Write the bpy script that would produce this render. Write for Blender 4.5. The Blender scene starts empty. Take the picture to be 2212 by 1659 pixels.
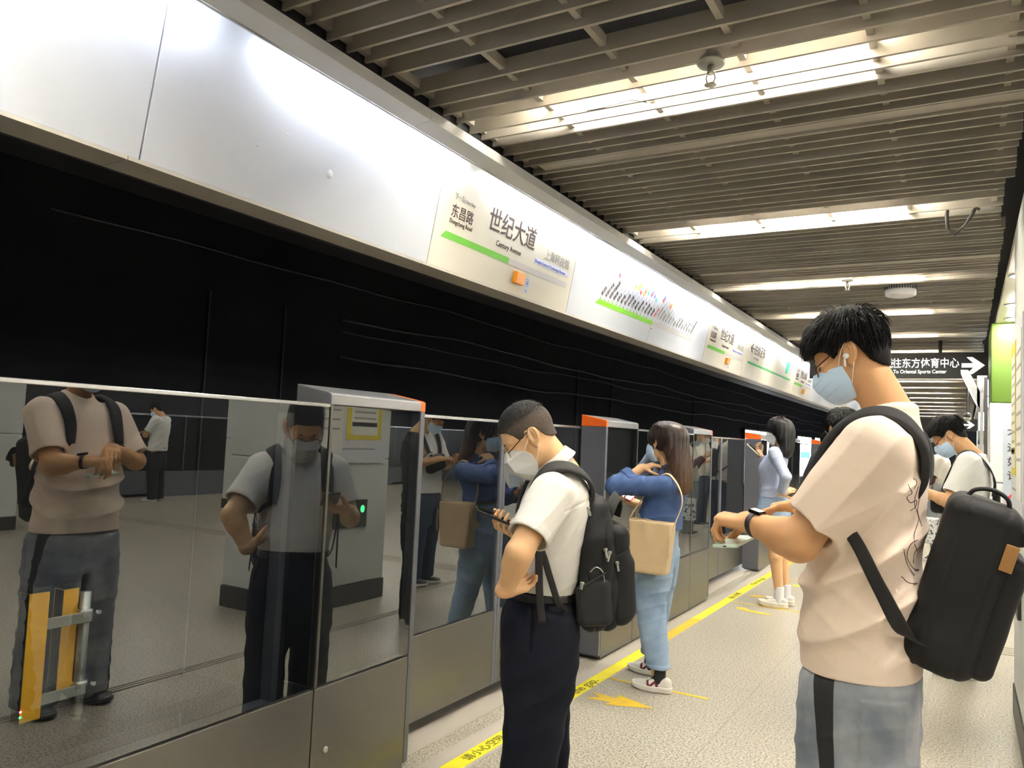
import bpy, bmesh, math, random
import numpy as np
from mathutils import Vector, Matrix
S = bpy.context.scene
COL = S.collection
random.seed(7)
# ---------------------------------------------------------------- camera, world, exposure
cd = bpy.data.cameras.new('camera')
cd.sensor_width = 36.0
cd.lens = 36.0 * 1680.99 / 2212
cd.clip_start = 0.05
cam = bpy.data.objects.new('camera', cd)
COL.objects.link(cam)
YAW, PIT, ROL = -0.529370537, 0.0662859662, 0.0446188362
_d = Vector((math.sin(YAW)*math.cos(PIT), math.cos(YAW)*math.cos(PIT), math.sin(PIT)))
_r = Vector((math.cos(YAW), -math.sin(YAW), 0))
_u = _r.cross(_d)
_r2 = _r*math.cos(ROL) + _u*math.sin(ROL)
_u2 = _u*math.cos(ROL) - _r*math.sin(ROL)
cam.matrix_world = Matrix(((_r2.x, _u2.x, -_d.x, 0), (_r2.y, _u2.y, -_d.y, 0), (_r2.z, _u2.z, -_d.z, 1.42), (0, 0, 0, 1)))
S.camera = cam
wd = bpy.data.worlds.new('station_air')
S.world = wd
wd.use_nodes = True
wd.node_tree.nodes['Background'].inputs[0].default_value = (0.9, 0.92, 1.0, 1)
wd.node_tree.nodes['Background'].inputs[1].default_value = 0.02
S.view_settings.view_transform = 'Standard'
S.view_settings.look = 'None'
S.view_settings.gamma = 1.0
S.view_settings.use_curve_mapping = False
S.view_settings.exposure = 2.85
TUBE_POWER = 30.0      # ceiling tubes
COVE_POWER = 8.5       # strip lamps above the signs

# ---------------------------------------------------------------- materials
def mat(name, col, rough=0.5, metal=0.0, bump=None, var=None, spec=None, emit=None, trans=None, sss=None):
    m = bpy.data.materials.new(name)
    m.use_nodes = True
    nt = m.node_tree
    b = nt.nodes['Principled BSDF']
    if len(col) == 3: col = (*col, 1)
    b.inputs['Base Color'].default_value = col
    b.inputs['Roughness'].default_value = rough
    b.inputs['Metallic'].default_value = metal
    if spec is not None: b.inputs['Specular IOR Level'].default_value = spec
    if emit:
        b.inputs['Emission Color'].default_value = (*emit[:3], 1)
        b.inputs['Emission Strength'].default_value = emit[3]
    if sss:
        b.inputs['Subsurface Weight'].default_value = sss
        b.inputs['Subsurface Radius'].default_value = (0.9, 0.35, 0.2)
        b.inputs['Subsurface Scale'].default_value = 0.008
    tc = None
    if bump or var:
        tc = nt.nodes.new('ShaderNodeTexCoord')
    if var:   # (scale, second colour, detail, low, high[, stretch])
        n = nt.nodes.new('ShaderNodeTexNoise')
        n.inputs['Scale'].default_value = var[0]
        n.inputs['Detail'].default_value = var[2]
        r = nt.nodes.new('ShaderNodeValToRGB')
        r.color_ramp.elements[0].position = var[3]
        r.color_ramp.elements[1].position = var[4]
        r.color_ramp.elements[0].color = col
        r.color_ramp.elements[1].color = (*var[1][:3], 1)
        if len(var) > 5:
            mp = nt.nodes.new('ShaderNodeMapping')
            mp.inputs['Scale'].default_value = var[5]
            nt.links.new(tc.outputs['Object'], mp.inputs[0])
            nt.links.new(mp.outputs[0], n.inputs['Vector'])
        else:
            nt.links.new(tc.outputs['Object'], n.inputs['Vector'])
        nt.links.new(n.outputs['Fac'], r.inputs[0])
        nt.links.new(r.outputs[0], b.inputs['Base Color'])
    if bump:  # (scale, strength, distance, detail)
        n = nt.nodes.new('ShaderNodeTexNoise')
        n.inputs['Scale'].default_value = bump[0]
        n.inputs['Detail'].default_value = bump[3] if len(bump) > 3 else 4
        bp = nt.nodes.new('ShaderNodeBump')
        bp.inputs['Strength'].default_value = bump[1]
        bp.inputs['Distance'].default_value = bump[2]
        nt.links.new(tc.outputs['Object'], n.inputs['Vector'])
        nt.links.new(n.outputs['Fac'], bp.inputs['Height'])
        nt.links.new(bp.outputs[0], b.inputs['Normal'])
    return m

def emat(name, col, strength):
    m = bpy.data.materials.new(name)
    m.use_nodes = True
    nt = m.node_tree
    nt.nodes.remove(nt.nodes['Principled BSDF'])
    e = nt.nodes.new('ShaderNodeEmission')
    e.inputs[0].default_value = (*col, 1)
    e.inputs[1].default_value = strength
    nt.links.new(e.outputs[0], nt.nodes['Material Output'].inputs[0])
    return m

def glass_mat(name, ior, tint, rough=0.0, gl=(0.92, 0.95, 0.96)):
    m = bpy.data.materials.new(name)
    m.use_nodes = True
    nt = m.node_tree
    nt.nodes.remove(nt.nodes['Principled BSDF'])
    t = nt.nodes.new('ShaderNodeBsdfTransparent'); t.inputs[0].default_value = (*tint, 1)
    g = nt.nodes.new('ShaderNodeBsdfGlossy'); g.inputs[0].default_value = (*gl, 1); g.inputs['Roughness'].default_value = rough
    f = nt.nodes.new('ShaderNodeFresnel'); f.inputs['IOR'].default_value = ior
    x = nt.nodes.new('ShaderNodeMixShader')
    gg = nt.nodes.new('ShaderNodeNewGeometry'); iv = nt.nodes.new('ShaderNodeMath'); iv.operation = 'SUBTRACT'; iv.inputs[0].default_value = 1.0
    ml = nt.nodes.new('ShaderNodeMath'); ml.operation = 'MULTIPLY'       # only the outer face mirrors
    nt.links.new(gg.outputs['Backfacing'], iv.inputs[1]); nt.links.new(iv.outputs[0], ml.inputs[0]); nt.links.new(f.outputs[0], ml.inputs[1])
    nt.links.new(ml.outputs[0], x.inputs[0]); nt.links.new(t.outputs[0], x.inputs[1]); nt.links.new(g.outputs[0], x.inputs[2])
    nt.links.new(x.outputs[0], nt.nodes['Material Output'].inputs[0])
    return m

def floor_mat():
    m = bpy.data.materials.new('speckled_granite')
    m.use_nodes = True
    nt = m.node_tree; N = nt.nodes; L = nt.links
    b = N['Principled BSDF']
    g = N.new('ShaderNodeNewGeometry')
    sx = N.new('ShaderNodeSeparateXYZ'); L.new(g.outputs['Position'], sx.inputs[0])
    def math_(op, a, b_=None, c_=None):
        n = N.new('ShaderNodeMath'); n.operation = op
        for k, v in enumerate((a, b_, c_)):
            if v is None: continue
            if isinstance(v, (int, float)): n.inputs[k].default_value = v
            else: L.new(v, n.inputs[k])
        return n.outputs[0]
    n1 = N.new('ShaderNodeTexNoise'); n1.inputs['Scale'].default_value = 95; n1.inputs['Detail'].default_value = 2
    n2 = N.new('ShaderNodeTexNoise'); n2.inputs['Scale'].default_value = 210; n2.inputs['Detail'].default_value = 2
    n3 = N.new('ShaderNodeTexNoise'); n3.inputs['Scale'].default_value = 1.7
    for n in (n1, n2, n3): L.new(g.outputs['Position'], n.inputs['Vector'])
    r1 = N.new('ShaderNodeValToRGB')
    r1.color_ramp.elements[0].position = 0.36; r1.color_ramp.elements[0].color = (0.175, 0.155, 0.122, 1)
    r1.color_ramp.elements[1].position = 0.60; r1.color_ramp.elements[1].color = (0.50, 0.46, 0.375, 1)
    e = r1.color_ramp.elements.new(0.47); e.color = (0.375, 0.34, 0.275, 1)
    L.new(n1.outputs['Fac'], r1.inputs[0])
    r2 = N.new('ShaderNodeValToRGB')
    r2.color_ramp.elements[0].position = 0.33; r2.color_ramp.elements[0].color = (0.42, 0.40, 0.38, 1)
    r2.color_ramp.elements[1].position = 0.46; r2.color_ramp.elements[1].color = (1, 1, 1, 1)
    L.new(n2.outputs['Fac'], r2.inputs[0])
    mx = N.new('ShaderNodeMix'); mx.data_type = 'RGBA'; mx.blend_type = 'MULTIPLY'; mx.inputs[0].default_value = 1
    L.new(r1.outputs[0], mx.inputs[6]); L.new(r2.outputs[0], mx.inputs[7])
    def seam(c, off, pitch, w):
        q = math_('FRACT', math_('DIVIDE', math_('SUBTRACT', c, off), pitch))
        q = math_('ABSOLUTE', math_('SUBTRACT', q, 0.5))
        return math_('GREATER_THAN', q, 0.5 - w/pitch/2)
    s = math_('MAXIMUM', seam(sx.outputs[0], -1.056, 0.8, 0.004), seam(sx.outputs[1], 3.93, 0.8, 0.003))
    mx2 = N.new('ShaderNodeMix'); mx2.data_type = 'RGBA'; mx2.blend_type = 'MIX'
    L.new(math_('MULTIPLY', s, 0.62), mx2.inputs[0]); L.new(mx.outputs[2], mx2.inputs[6]); mx2.inputs[7].default_value = (0.16, 0.14, 0.11, 1)
    L.new(mx2.outputs[2], b.inputs['Base Color'])
    rr = math_('MULTIPLY_ADD', n3.outputs['Fac'], 0.12, 0.20)
    b.inputs['Roughness'].default_value = 0.33
    b.inputs['Specular IOR Level'].default_value = 0.35
    return m

M = {}
M['floor'] = floor_mat()
M['steel'] = mat('brushed_steel', (0.19, 0.183, 0.165), 0.36, 0.85, var=(3.0, (0.20, 0.19, 0.178), 3, 0.3, 0.7, (1, 1, 60)))
M['steel_edge'] = mat('bright_steel', (0.62, 0.62, 0.62), 0.25, 0.9)
M['post_grey'] = mat('slate_grey_metal', (0.15, 0.155, 0.18), 0.42, 0.35)
M['cap_grey'] = mat('satin_grey_metal', (0.36, 0.36, 0.37), 0.32, 0.6)
M['orange'] = mat('orange_plastic', (0.95, 0.16, 0.015), 0.4)
M['black'] = mat('matt_black', (0.012, 0.012, 0.014), 0.6)
M['blackgloss'] = mat('gloss_black', (0.01, 0.01, 0.011), 0.25)
M['glass'] = glass_mat('tinted_screen_glass', 2.7, (0.82, 0.84, 0.84))
M['white_panel'] = mat('cool_white_panel', (0.505, 0.53, 0.595), 0.38, bump=(9, 0.05, 0.01))
M['cream_panel'] = mat('cream_sign_panel', (0.58, 0.55, 0.475), 0.38, var=(2.5, (0.55, 0.515, 0.44), 3, 0.35, 0.7))
M['lip'] = mat('grey_painted_fascia', (0.50, 0.50, 0.50), 0.45)
M['lip_under'] = mat('taupe_painted_edge', (0.42, 0.39, 0.34), 0.5)
M['slat'] = mat('beige_enamel_slats', (0.42, 0.38, 0.325), 0.42, var=(4, (0.35, 0.315, 0.27), 3, 0.35, 0.7))
M['plenum'] = mat('dark_plenum', (0.02, 0.02, 0.025), 0.9)
M['soffit'] = mat('cream_soffit', (0.62, 0.57, 0.45), 0.5)
M['tray'] = mat('white_reflector', (0.85, 0.83, 0.72), 0.4)
M['tube'] = emat('fluorescent_tube', (1.0, 0.965, 0.86), TUBE_POWER)
M['cove'] = emat('cove_tube', (0.86, 0.91, 1.0), COVE_POWER)
M['downlight'] = emat('downlight_lamp', (1.0, 0.95, 0.87), 120)
M['tunnel'] = mat('tunnel_black', (0.011, 0.011, 0.017), 0.75, bump=(3, 0.4, 0.05))
M['tunnel_rib'] = mat('tunnel_rib', (0.10, 0.10, 0.12), 0.5, 0.3)
M['cable'] = mat('grey_cable', (0.16, 0.16, 0.18), 0.35)
M['ink'] = mat('dark_brown_ink', (0.055, 0.025, 0.022), 0.5)
M['greyink'] = mat('grey_ink', (0.30, 0.29, 0.28), 0.5)
M['green_line'] = mat('line_green', (0.13, 0.47, 0.035), 0.45)
M['green_map'] = mat('map_green', (0.20, 0.58, 0.01), 0.45)
M['grey_line'] = mat('line_grey', (0.48, 0.46, 0.47), 0.45)
M['teal'] = mat('teal_print', (0.04, 0.48, 0.33), 0.45)
M['blueink'] = mat('blue_ink', (0.14, 0.18, 0.55), 0.5)
M['lavender'] = mat('pale_lavender_film', (0.63, 0.65, 0.80), 0.5)
M['redink'] = mat('red_ink', (0.65, 0.06, 0.10), 0.5)
M['yellow_tape'] = mat('yellow_floor_tape', (0.80, 0.70, 0.02), 0.45, var=(7, (0.74, 0.62, 0.03), 4, 0.4, 0.7))
M['amber_tape'] = mat('worn_amber_tape', (0.72, 0.47, 0.02), 0.5, var=(14, (0.62, 0.40, 0.03), 4, 0.4, 0.7))
M['tape_ink'] = mat('faded_black_print', (0.10, 0.09, 0.01), 0.6)
M['stone_edge'] = mat('grey_stone_edge', (0.40, 0.36, 0.31), 0.5)
M['col_white'] = mat('white_enamel_column', (0.62, 0.64, 0.61), 0.35)
M['skirt'] = mat('dark_skirting', (0.045, 0.042, 0.04), 0.4)
M['col_green'] = mat('lime_green_enamel', (0.075, 0.145, 0.006), 0.35)
M['sign_black'] = mat('black_sign_face', (0.012, 0.012, 0.012), 0.4)
M['white_ink'] = mat('white_print', (0.85, 0.85, 0.85), 0.5, emit=(1, 1, 1, 0.25))
M['yellow_bar'] = mat('signal_yellow', (0.85, 0.42, 0.01), 0.4)
M['zinc'] = mat('galvanised_metal', (0.45, 0.44, 0.40), 0.35, 0.7)
M['paper'] = mat('printed_paper', (0.72, 0.71, 0.64), 0.6)
M['yellow_frame'] = mat('yellow_notice', (0.70, 0.55, 0.03), 0.5)
M['detector'] = mat('white_plastic', (0.62, 0.62, 0.66), 0.4)
M['screen'] = emat('lit_screen', (0.80, 0.93, 1.0), 2.6)
M['screen_blue'] = emat('lit_screen_blue', (0.10, 0.55, 0.95), 1.6)
M['screen_white'] = emat('lightbox_white', (1.0, 1.0, 0.97), 3.2)
M['screen_red'] = emat('lightbox_red', (0.95, 0.15, 0.25), 1.6)
M['exit_green'] = emat('exit_green_glow', (0.05, 0.75, 0.18), 1.3)

# ---------------------------------------------------------------- object helpers
def tag(o, label=None, cat=None, group=None, kind=None):
    if label: o['label'] = label
    if cat: o['category'] = cat
    if group: o['group'] = group
    if kind: o['kind'] = kind
    return o

def thing(name, label, cat, loc=(0, 0, 0), group=None, kind=None):
    o = bpy.data.objects.new(name, None)
    COL.objects.link(o); o.location = loc
    o.empty_display_size = 0.1
    return tag(o, label, cat, group, kind)

def link(name, me, m=None, parent=None, smooth=False):
    o = bpy.data.objects.new(name, me)
    COL.objects.link(o)
    if m is not None:
        for q in (m if isinstance(m, (list, tuple)) else [m]):
            me.materials.append(M[q] if isinstance(q, str) else q)
    if smooth:
        me.polygons.foreach_set('use_smooth', [True]*len(me.polygons))
    if parent is not None:
        o.parent = parent
        if parent.type == 'EMPTY' or True:
            w = Matrix.Identity(4); q = parent
            while q is not None:
                w = q.matrix_basis @ w; q = q.parent
            o.matrix_parent_inverse = Matrix.Identity(4)
            o.matrix_basis = w.inverted()
    return o

class MB:
    """collects simple solids in world coordinates into one mesh"""
    def __init__(s): s.v = []; s.f = []; s.mi = []; s.cur = 0
    def add(s, vs, fs):
        n = len(s.v); s.v += [tuple(map(float, v)) for v in vs]
        s.f += [tuple(n+i for i in f) for f in fs]; s.mi += [s.cur]*len(fs); return s
    def box(s, x0, x1, y0, y1, z0, z1):
        v = [(x, y, z) for x in (x0, x1) for y in (y0, y1) for z in (z0, z1)]
        return s.add(v, [(0, 1, 3, 2), (4, 6, 7, 5), (0, 4, 5, 1), (2, 3, 7, 6), (0, 2, 6, 4), (1, 5, 7, 3)])
    def prism(s, poly, a, b):
        """poly: list of 3-vectors (closed), extruded by vector from offset a to b"""
        n = len(poly); a = Vector(a); b = Vector(b)
        v = [Vector(p)+a for p in poly]+[Vector(p)+b for p in poly]
        f = [tuple(range(n-1, -1, -1)), tuple(range(n, 2*n))]+[(i, (i+1) % n, n+(i+1) % n, n+i) for i in range(n)]
        return s.add(v, f)
    def tube(s, pts, r, n=8, caps=True, flat=None):
        pts = [Vector(p) for p in pts]
        rs = r if isinstance(r, (list, tuple)) else [r]*len(pts)
        vs = []; up = None
        for i, p in enumerate(pts):
            t = (pts[min(i+1, len(pts)-1)]-pts[max(i-1, 0)]).normalized()
            if up is None:
                up = Vector((0, 0, 1)) if abs(t.z) < 0.9 else Vector((0, 1, 0))
            sd = t.cross(up)
            if sd.length < 1e-6: sd = t.cross(Vector((1, 0, 0)))
            sd.normalize(); up = sd.cross(t).normalized()
            for k in range(n):
                a = 2*math.pi*k/n
                vs.append(p+sd*(math.cos(a)*rs[i])+up*(math.sin(a)*rs[i]*(flat or 1)))
        fs = [(i*n+k, i*n+(k+1) % n, (i+1)*n+(k+1) % n, (i+1)*n+k) for i in range(len(pts)-1) for k in range(n)]
        if caps: fs += [tuple(range(n-1, -1, -1)), tuple((len(pts)-1)*n+k for k in range(n))]
        return s.add(vs, fs)
    def lathe(s, prof, c, n=24, axis='z'):
        vs = []
        for (r, h) in prof:
            for k in range(n):
                a = 2*math.pi*k/n; p = (r*math.cos(a), r*math.sin(a), h)
                if axis == 'x': p = (h, r*math.cos(a), r*math.sin(a))
                if axis == 'y': p = (r*math.cos(a), h, r*math.sin(a))
                vs.append(Vector(p)+Vector(c))
        fs = [(i*n+k, i*n+(k+1) % n, (i+1)*n+(k+1) % n, (i+1)*n+k) for i in range(len(prof)-1) for k in range(n)]
        fs += [tuple(range(n-1, -1, -1)), tuple((len(prof)-1)*n+k for k in range(n))]
        return s.add(vs, fs)
    def build(s, name, m=None, parent=None, smooth=False, bevel=0.0, seg=2):
        me = bpy.data.meshes.new(name)
        me.from_pydata(s.v, [], s.f)
        bm = bmesh.new(); bm.from_mesh(me)
        if bevel:
            es = [e for e in bm.edges if len(e.link_faces) == 2 and e.calc_face_angle(0) > 0.5]
            bmesh.ops.bevel(bm, geom=es, offset=bevel, segments=seg, affect='EDGES', profile=0.5, clamp_overlap=True)
        bmesh.ops.recalc_face_normals(bm, faces=bm.faces)
        bm.to_mesh(me); bm.free()
        if not bevel and len(set(s.mi)) > 1:
            me.polygons.foreach_set('material_index', s.mi)
        return link(name, me, m, parent, smooth)

def text(body, size, m, parent, org, u, v, name='lettering', align='LEFT', squeeze=1.0, thick=0.0006, bold=0.0, lift=0.0015):
    """flat lettering: baseline starts at org, runs along u, stands up along v"""
    c = bpy.data.curves.new(name, 'FONT')
    c.body = body; c.size = size; c.align_x = align; c.extrude = thick; c.offset = bold*size
    o = bpy.data.objects.new(name, c); COL.objects.link(o)
    dg = bpy.context.evaluated_depsgraph_get()
    me = bpy.data.meshes.new_from_object(o.evaluated_get(dg))
    bpy.data.objects.remove(o); bpy.data.curves.remove(c)
    u = Vector(u).normalized(); v = Vector(v).normalized(); n = u.cross(v)
    me.transform(Matrix(((u.x*squeeze, v.x, n.x, org[0]+n.x*lift), (u.y*squeeze, v.y, n.y, org[1]+n.y*lift), (u.z*squeeze, v.z, n.z, org[2]+n.z*lift), (0, 0, 0, 1))))
    me.name = name
    me.materials.clear()
    return link(name, me, m, parent)

def struct(o): o['kind'] = 'structure'; return o

# ================================================================ setting
PX = -2.03                       # face of the platform screen
MODP, MOD0 = 4.465, 0.251
NEAR, FAR = -6.0, 46.0
struct(MB().box(-2.33, 9.4, NEAR, FAR, -0.25, 0.0).build('floor', 'floor'))
struct(MB().box(-2.36, -2.31, NEAR, FAR, -1.1, -0.02).build('trim_1', 'black'))            # edge of the trench
struct(MB().box(-6.4, -2.33, NEAR, FAR, -1.2, -1.1).build('floor_trench', 'tunnel'))
struct(MB().box(-6.2, -5.62, NEAR, FAR, -1.2, 3.4).build('wall_left', 'tunnel'))
struct(MB().box(-6.2, 9.6, NEAR, FAR, 3.3, 3.45).build('ceiling', 'plenum'))
struct(MB().box(-6.2, 9.6, FAR, FAR+.2, -1.2, 3.4).build('wall_far', 'tunnel'))
struct(MB().box(-6.2, 9.6, NEAR-.2, NEAR, -1.2, 3.4).build('wall_near', 'tunnel'))
struct(MB().box(9.3, 9.6, NEAR, FAR, -0.2, 3.4).build('wall_right', 'tunnel'))

# ceiling slats over the waiting strip
mb = MB(); pitch = 0.1031
k0 = int((NEAR+.3-1.755)/pitch)
for k in range(k0, int((40-1.755)/pitch)):
    y = 1.755+pitch*k
    if k in (6, 30, 61): continue                      # fallen slats
    dz = 0.006*math.sin(k*2.1); x1 = 0.20+0.004*math.sin(k*1.3)-(0.03 if 26 < k % 60 < 36 else 0)
    tw = 0.004*math.sin(k*0.7)
    mb.prism([(-1.976, y-.007+tw, 2.80+dz), (-1.976, y+.007+tw, 2.80+dz), (-1.976, y+.003, 2.872), (-1.976, y-.003, 2.872)], (0, 0, 0), (x1+1.976, 0, 0))
    if k in (16, 43, 74):                              # a flat board between two slats
        mb.box(-1.9, x1, y+.012, y+pitch-.012, 2.806, 2.812)
struct(mb.build('trim_2', 'slat'))
mb = MB()
for x in (-1.96, -1.55, -1.13, -0.71, -0.285, 0.13):
    mb.box(x-.012, x+.012, NEAR+.3, 40, 2.826, 2.866)
struct(mb.build('trim_3', 'slat'))
# boards above the middle of the island and over the far side
struct(MB().box(0.255, 6.75, NEAR, FAR, 2.74, 2.80).build('ceiling_middle', 'soffit'))
struct(MB().box(7.0, 9.3, NEAR, FAR, 2.86, 2.9).build('ceiling_right', 'soffit'))

# fascia in front of the cove
mb = MB()
for i in range(-6, 34):
    y0 = 2.508+1.19*(i-1)
    mb.prism([(-2.0, 0, 2.69), (-1.91, 0, 2.70), (-1.91, 0, 2.745), (-1.99, 0, 2.76), (-1.99, 0, 2.71), (-2.0, 0, 2.70)], (0, y0+.0015, 0), (0, y0+1.19-.0015, 0))
struct(mb.build('trim_4', 'lip'))
struct(MB().box(-1.988, -1.980, NEAR, 41, 2.75, 3.3).build('wall_cove_block', 'black'))  # added board, keeps the cove lamps from leaking light between the slats
struct(MB().box(-2.0095, -2.004, NEAR, 40, 2.684, 2.70).build('trim_5', 'steel_edge'))
# soffit under the sign band and body behind it
mb = MB()
for i in range(-5, 28):
    y0 = 1.439+1.4883*i
    mb.box(-2.345, -2.208, y0+.0015-.04, y0+1.4868-.04, 2.206, 2.218)
struct(mb.build('trim_6', 'lip_under'))
struct(MB().box(-2.5, -2.345, NEAR, 41, 2.2, 3.3).build('wall_header', 'black'))

# sign band ------------------------------------------------------
PB = Vector((-2.21, 0, 2.222)); PU = Vector((0, 1, 0)); PV = Vector((0.174, 0, 0.9847)); PN = PU.cross(PV)
def pp(y, v, lift=0.0): return PB+PU*y+PV*v+PN*lift
def flat(poly, m, parent, name, lift=0.0012, th=0.001):
    return MB().prism([pp(y, v, 0) for y, v in poly], PN*(lift-th), PN*lift).build(name, m, parent)
PL = 1.4883
ORD = ['nearest', 'second', 'third', 'fourth', 'fifth', 'sixth', 'seventh', 'eighth', 'ninth', 'tenth', 'eleventh', 'twelfth']
def band_panel(name, i, n, m, label, cat, group=None):
    y0 = 1.439+PL*i+.0025; y1 = 1.439+PL*(i+n)-.0025
    t = thing(name, label, cat, pp(y0, 0), group)
    MB().prism([pp(y0, -.004), pp(y1, -.004), pp(y1, .56), pp(y0, .56)], PN*-.02, PN*0.0).build('face', m, t, bevel=.0025)
    return t, y0, y1
def station_sign(i, label):
    t, y0, y1 = band_panel('station_sign', i, 1, 'cream_panel', label, 'sign')
    o = y0-2.93
    T = lambda b, s, m, y, v, **k: text(b, s, m, t, pp(y+o, v), PU, PV, **k)
    T('下一站', .036, 'greyink', 3.044, .343, squeeze=.86); T('Next Stop', .025, 'greyink', 3.142, .344, squeeze=.82)
    T('东昌路', .070, 'ink', 3.036, .259, squeeze=.93, bold=.004); T('Dongchang Road', .031, 'ink', 3.036, .223, squeeze=.94)
    T('世纪大道', .134, 'ink', 3.366, .283, squeeze=.96, bold=.006); T('Century Avenue', .041, 'ink', 3.475, .213, squeeze=.98)
    T('上海科技馆', .065, 'greyink', 4.012, .262, squeeze=1.0)
    flat([(3.905+o, .208), (4.352+o, .208), (4.352+o, .243), (3.905+o, .243)], 'lavender', t, 'translation_strip')
    T('Shanghai Science & Technology Museum', .0255, 'blueink', 3.91, .217, squeeze=.94, lift=.003)
    flat([(2.991+o, .143), (3.634+o, .143), (3.634+o, .177), (3.026+o, .177)], 'green_line', t, 'green_line')
    flat([(3.634+o, .143), (4.35+o, .143), (4.35+o, .177), (3.634+o, .177)], 'grey_line', t, 'grey_line')
    lb = MB().prism([pp(3.703+o, .055), pp(3.802+o, .055), pp(3.802+o, .122), pp(3.703+o, .122)], PN*0, PN*.028).build('door_lamp', mat('amber_lens', (0.80, 0.28, 0.01), .25), t, bevel=.004)
    lb['label'] = 'amber door lamp'
    flat([(3.842+o, .022), (3.902+o, .022), (3.902+o, .112), (3.842+o, .112)], 'white_panel', t, 'number_label')
    ring = MB()
    for k in range(24):
        a0, a1 = 2*math.pi*k/24, 2*math.pi*(k+1)/24
        q = [pp(3.871+o+.019*math.cos(a), .084+.023*math.sin(a), .0025) for a in (a0, a1)]+[pp(3.871+o+.0165*math.cos(a), .084+.0205*math.sin(a), .0025) for a in (a1, a0)]
        ring.add(q, [(0, 1, 2, 3)])
    ring.build('number_ring', 'blueink', t)
    T('6', .035, 'blueink', 3.864, .072, lift=.003); T('2-1', .02, 'blueink', 3.857, .029, lift=.003)
    return t
station_sign(1, 'nearest cream station sign reading Century Avenue with an amber door lamp')
station_sign(4, 'second cream station sign reading Century Avenue, beyond the route map')
station_sign(7, 'farthest readable cream station sign, beyond the East Xujing direction sign')
for i, lb in ((-1, 'blank white header panel at the very left edge of the picture'), (0, 'wide blank white header panel just before the nearest Century Avenue sign')):
    t, y0, y1 = band_panel('header_panel', i, 1, 'white_panel', lb, 'panel')
    if i == 0:
        for (py, pv, r) in ((1.98, .27, .006), (2.22, .20, .016), (1.86, .19, .007), (2.52, .12, .003), (2.3, .33, .005)):
            prof = [(r*1.0, 0), (r*.75, r*.16), (r*.3, r*.22)]
            n = 14; mb = MB()
            vs = [pp(py+rr*math.cos(2*math.pi*k/n), pv+rr*math.sin(2*math.pi*k/n), h) for rr, h in prof for k in range(n)]
            mb.add(vs, [(a*n+k, a*n+(k+1) % n, (a+1)*n+(k+1) % n, (a+1)*n+k) for a in range(2) for k in range(n)]+[tuple(2*n+k for k in range(n))])
            mb.build('dent', 'white_panel', t, smooth=True)
for i in (-5, -4, -3, -2):
    band_panel('header_panel', i, 1, 'white_panel', 'blank white header panel behind the viewer', 'panel', 'header panels behind the viewer')
# route map over two boards
t, y0, y1 = band_panel('route_map', 2, 2, 'white_panel', 'long white route map board with a lime green line of slanted station names', 'map')
flat([(4.81, .130), (5.921, .136), (5.921, .169), (4.862, .166)], 'green_map', t, 'green_line')
flat([(5.921, .139), (6.941, .141), (6.941, .174), (5.921, .172)], 'grey_line', t, 'grey_line')
flat([(5.886, .004), (5.889, .004), (5.889, .56), (5.886, .56)], 'grey_line', t, 'joint')
NAMES = ['徐泾东', '虹桥火车站', '虹桥2号航站楼', '淞虹路', '北新泾', '威宁路', '娄山关路', '中山公园', '江苏路', '静安寺', '南京西路', '人民广场', '南京东路', '陆家嘴', '东昌路', '世纪大道', '上海科技馆', '世纪公园', '龙阳路', '张江高科', '金科路', '广兰路', '唐镇', '创新中路', '华夏东路', '川沙', '凌空路', '远东大道', '海天三路', '浦东国际机场']
EXTRA = {1: ('redink', 'lavender'), 2: ('blueink',), 6: ('yellow_frame',), 7: ('yellow_frame', 'amber_tape'), 8: ('redink',), 9: ('amber_tape', 'orange'), 10: ('teal', 'lavender'), 11: ('redink', 'blueink'), 12: ('blueink',), 13: ('teal',), 15: ('redink', 'blueink'), 18: ('orange', 'yellow_frame')}
ca, sa = math.cos(math.radians(46)), math.sin(math.radians(46))
ud = PU*ca+PV*sa; vd = PV*ca-PU*sa
for k, nm in enumerate(NAMES):
    y = 4.880+k*(6.885-4.880)/29; v0 = .166+.006*k/29
    flat([(y-.006, v0), (y+.006, v0), (y+.006, v0+.017), (y-.006, v0+.017)], 'green_map' if k < 16 else 'grey_line', t, 'tick')
    text(nm, .033, 'redink' if k == 15 else ('ink' if k < 15 else 'greyink'), t, pp(y+.012, v0+.026), ud, vd, 'station_name', squeeze=.9)
    ln = .03*len(nm)+.012
    a = pp(y+.012, v0+.026)+ud*ln
    MB().prism([a, a+ud*.055, a+ud*.055+vd*.004, a+vd*.004], PN*.0005, PN*.0015).build('pinyin_line', 'greyink', t)
    for j, cm in enumerate(EXTRA.get(k, ())):
        a = pp(y+.012, v0+.026)+ud*(ln+.07+.036*j)
        MB().prism([a, a+ud*.03, a+ud*.03+vd*.03, a+vd*.03], PN*.0005, PN*.0015).build('transfer_mark', cm, t)
text('本站', .014, 'redink', t, pp(5.905, .105), PU, PV, 'here_mark')
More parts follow.
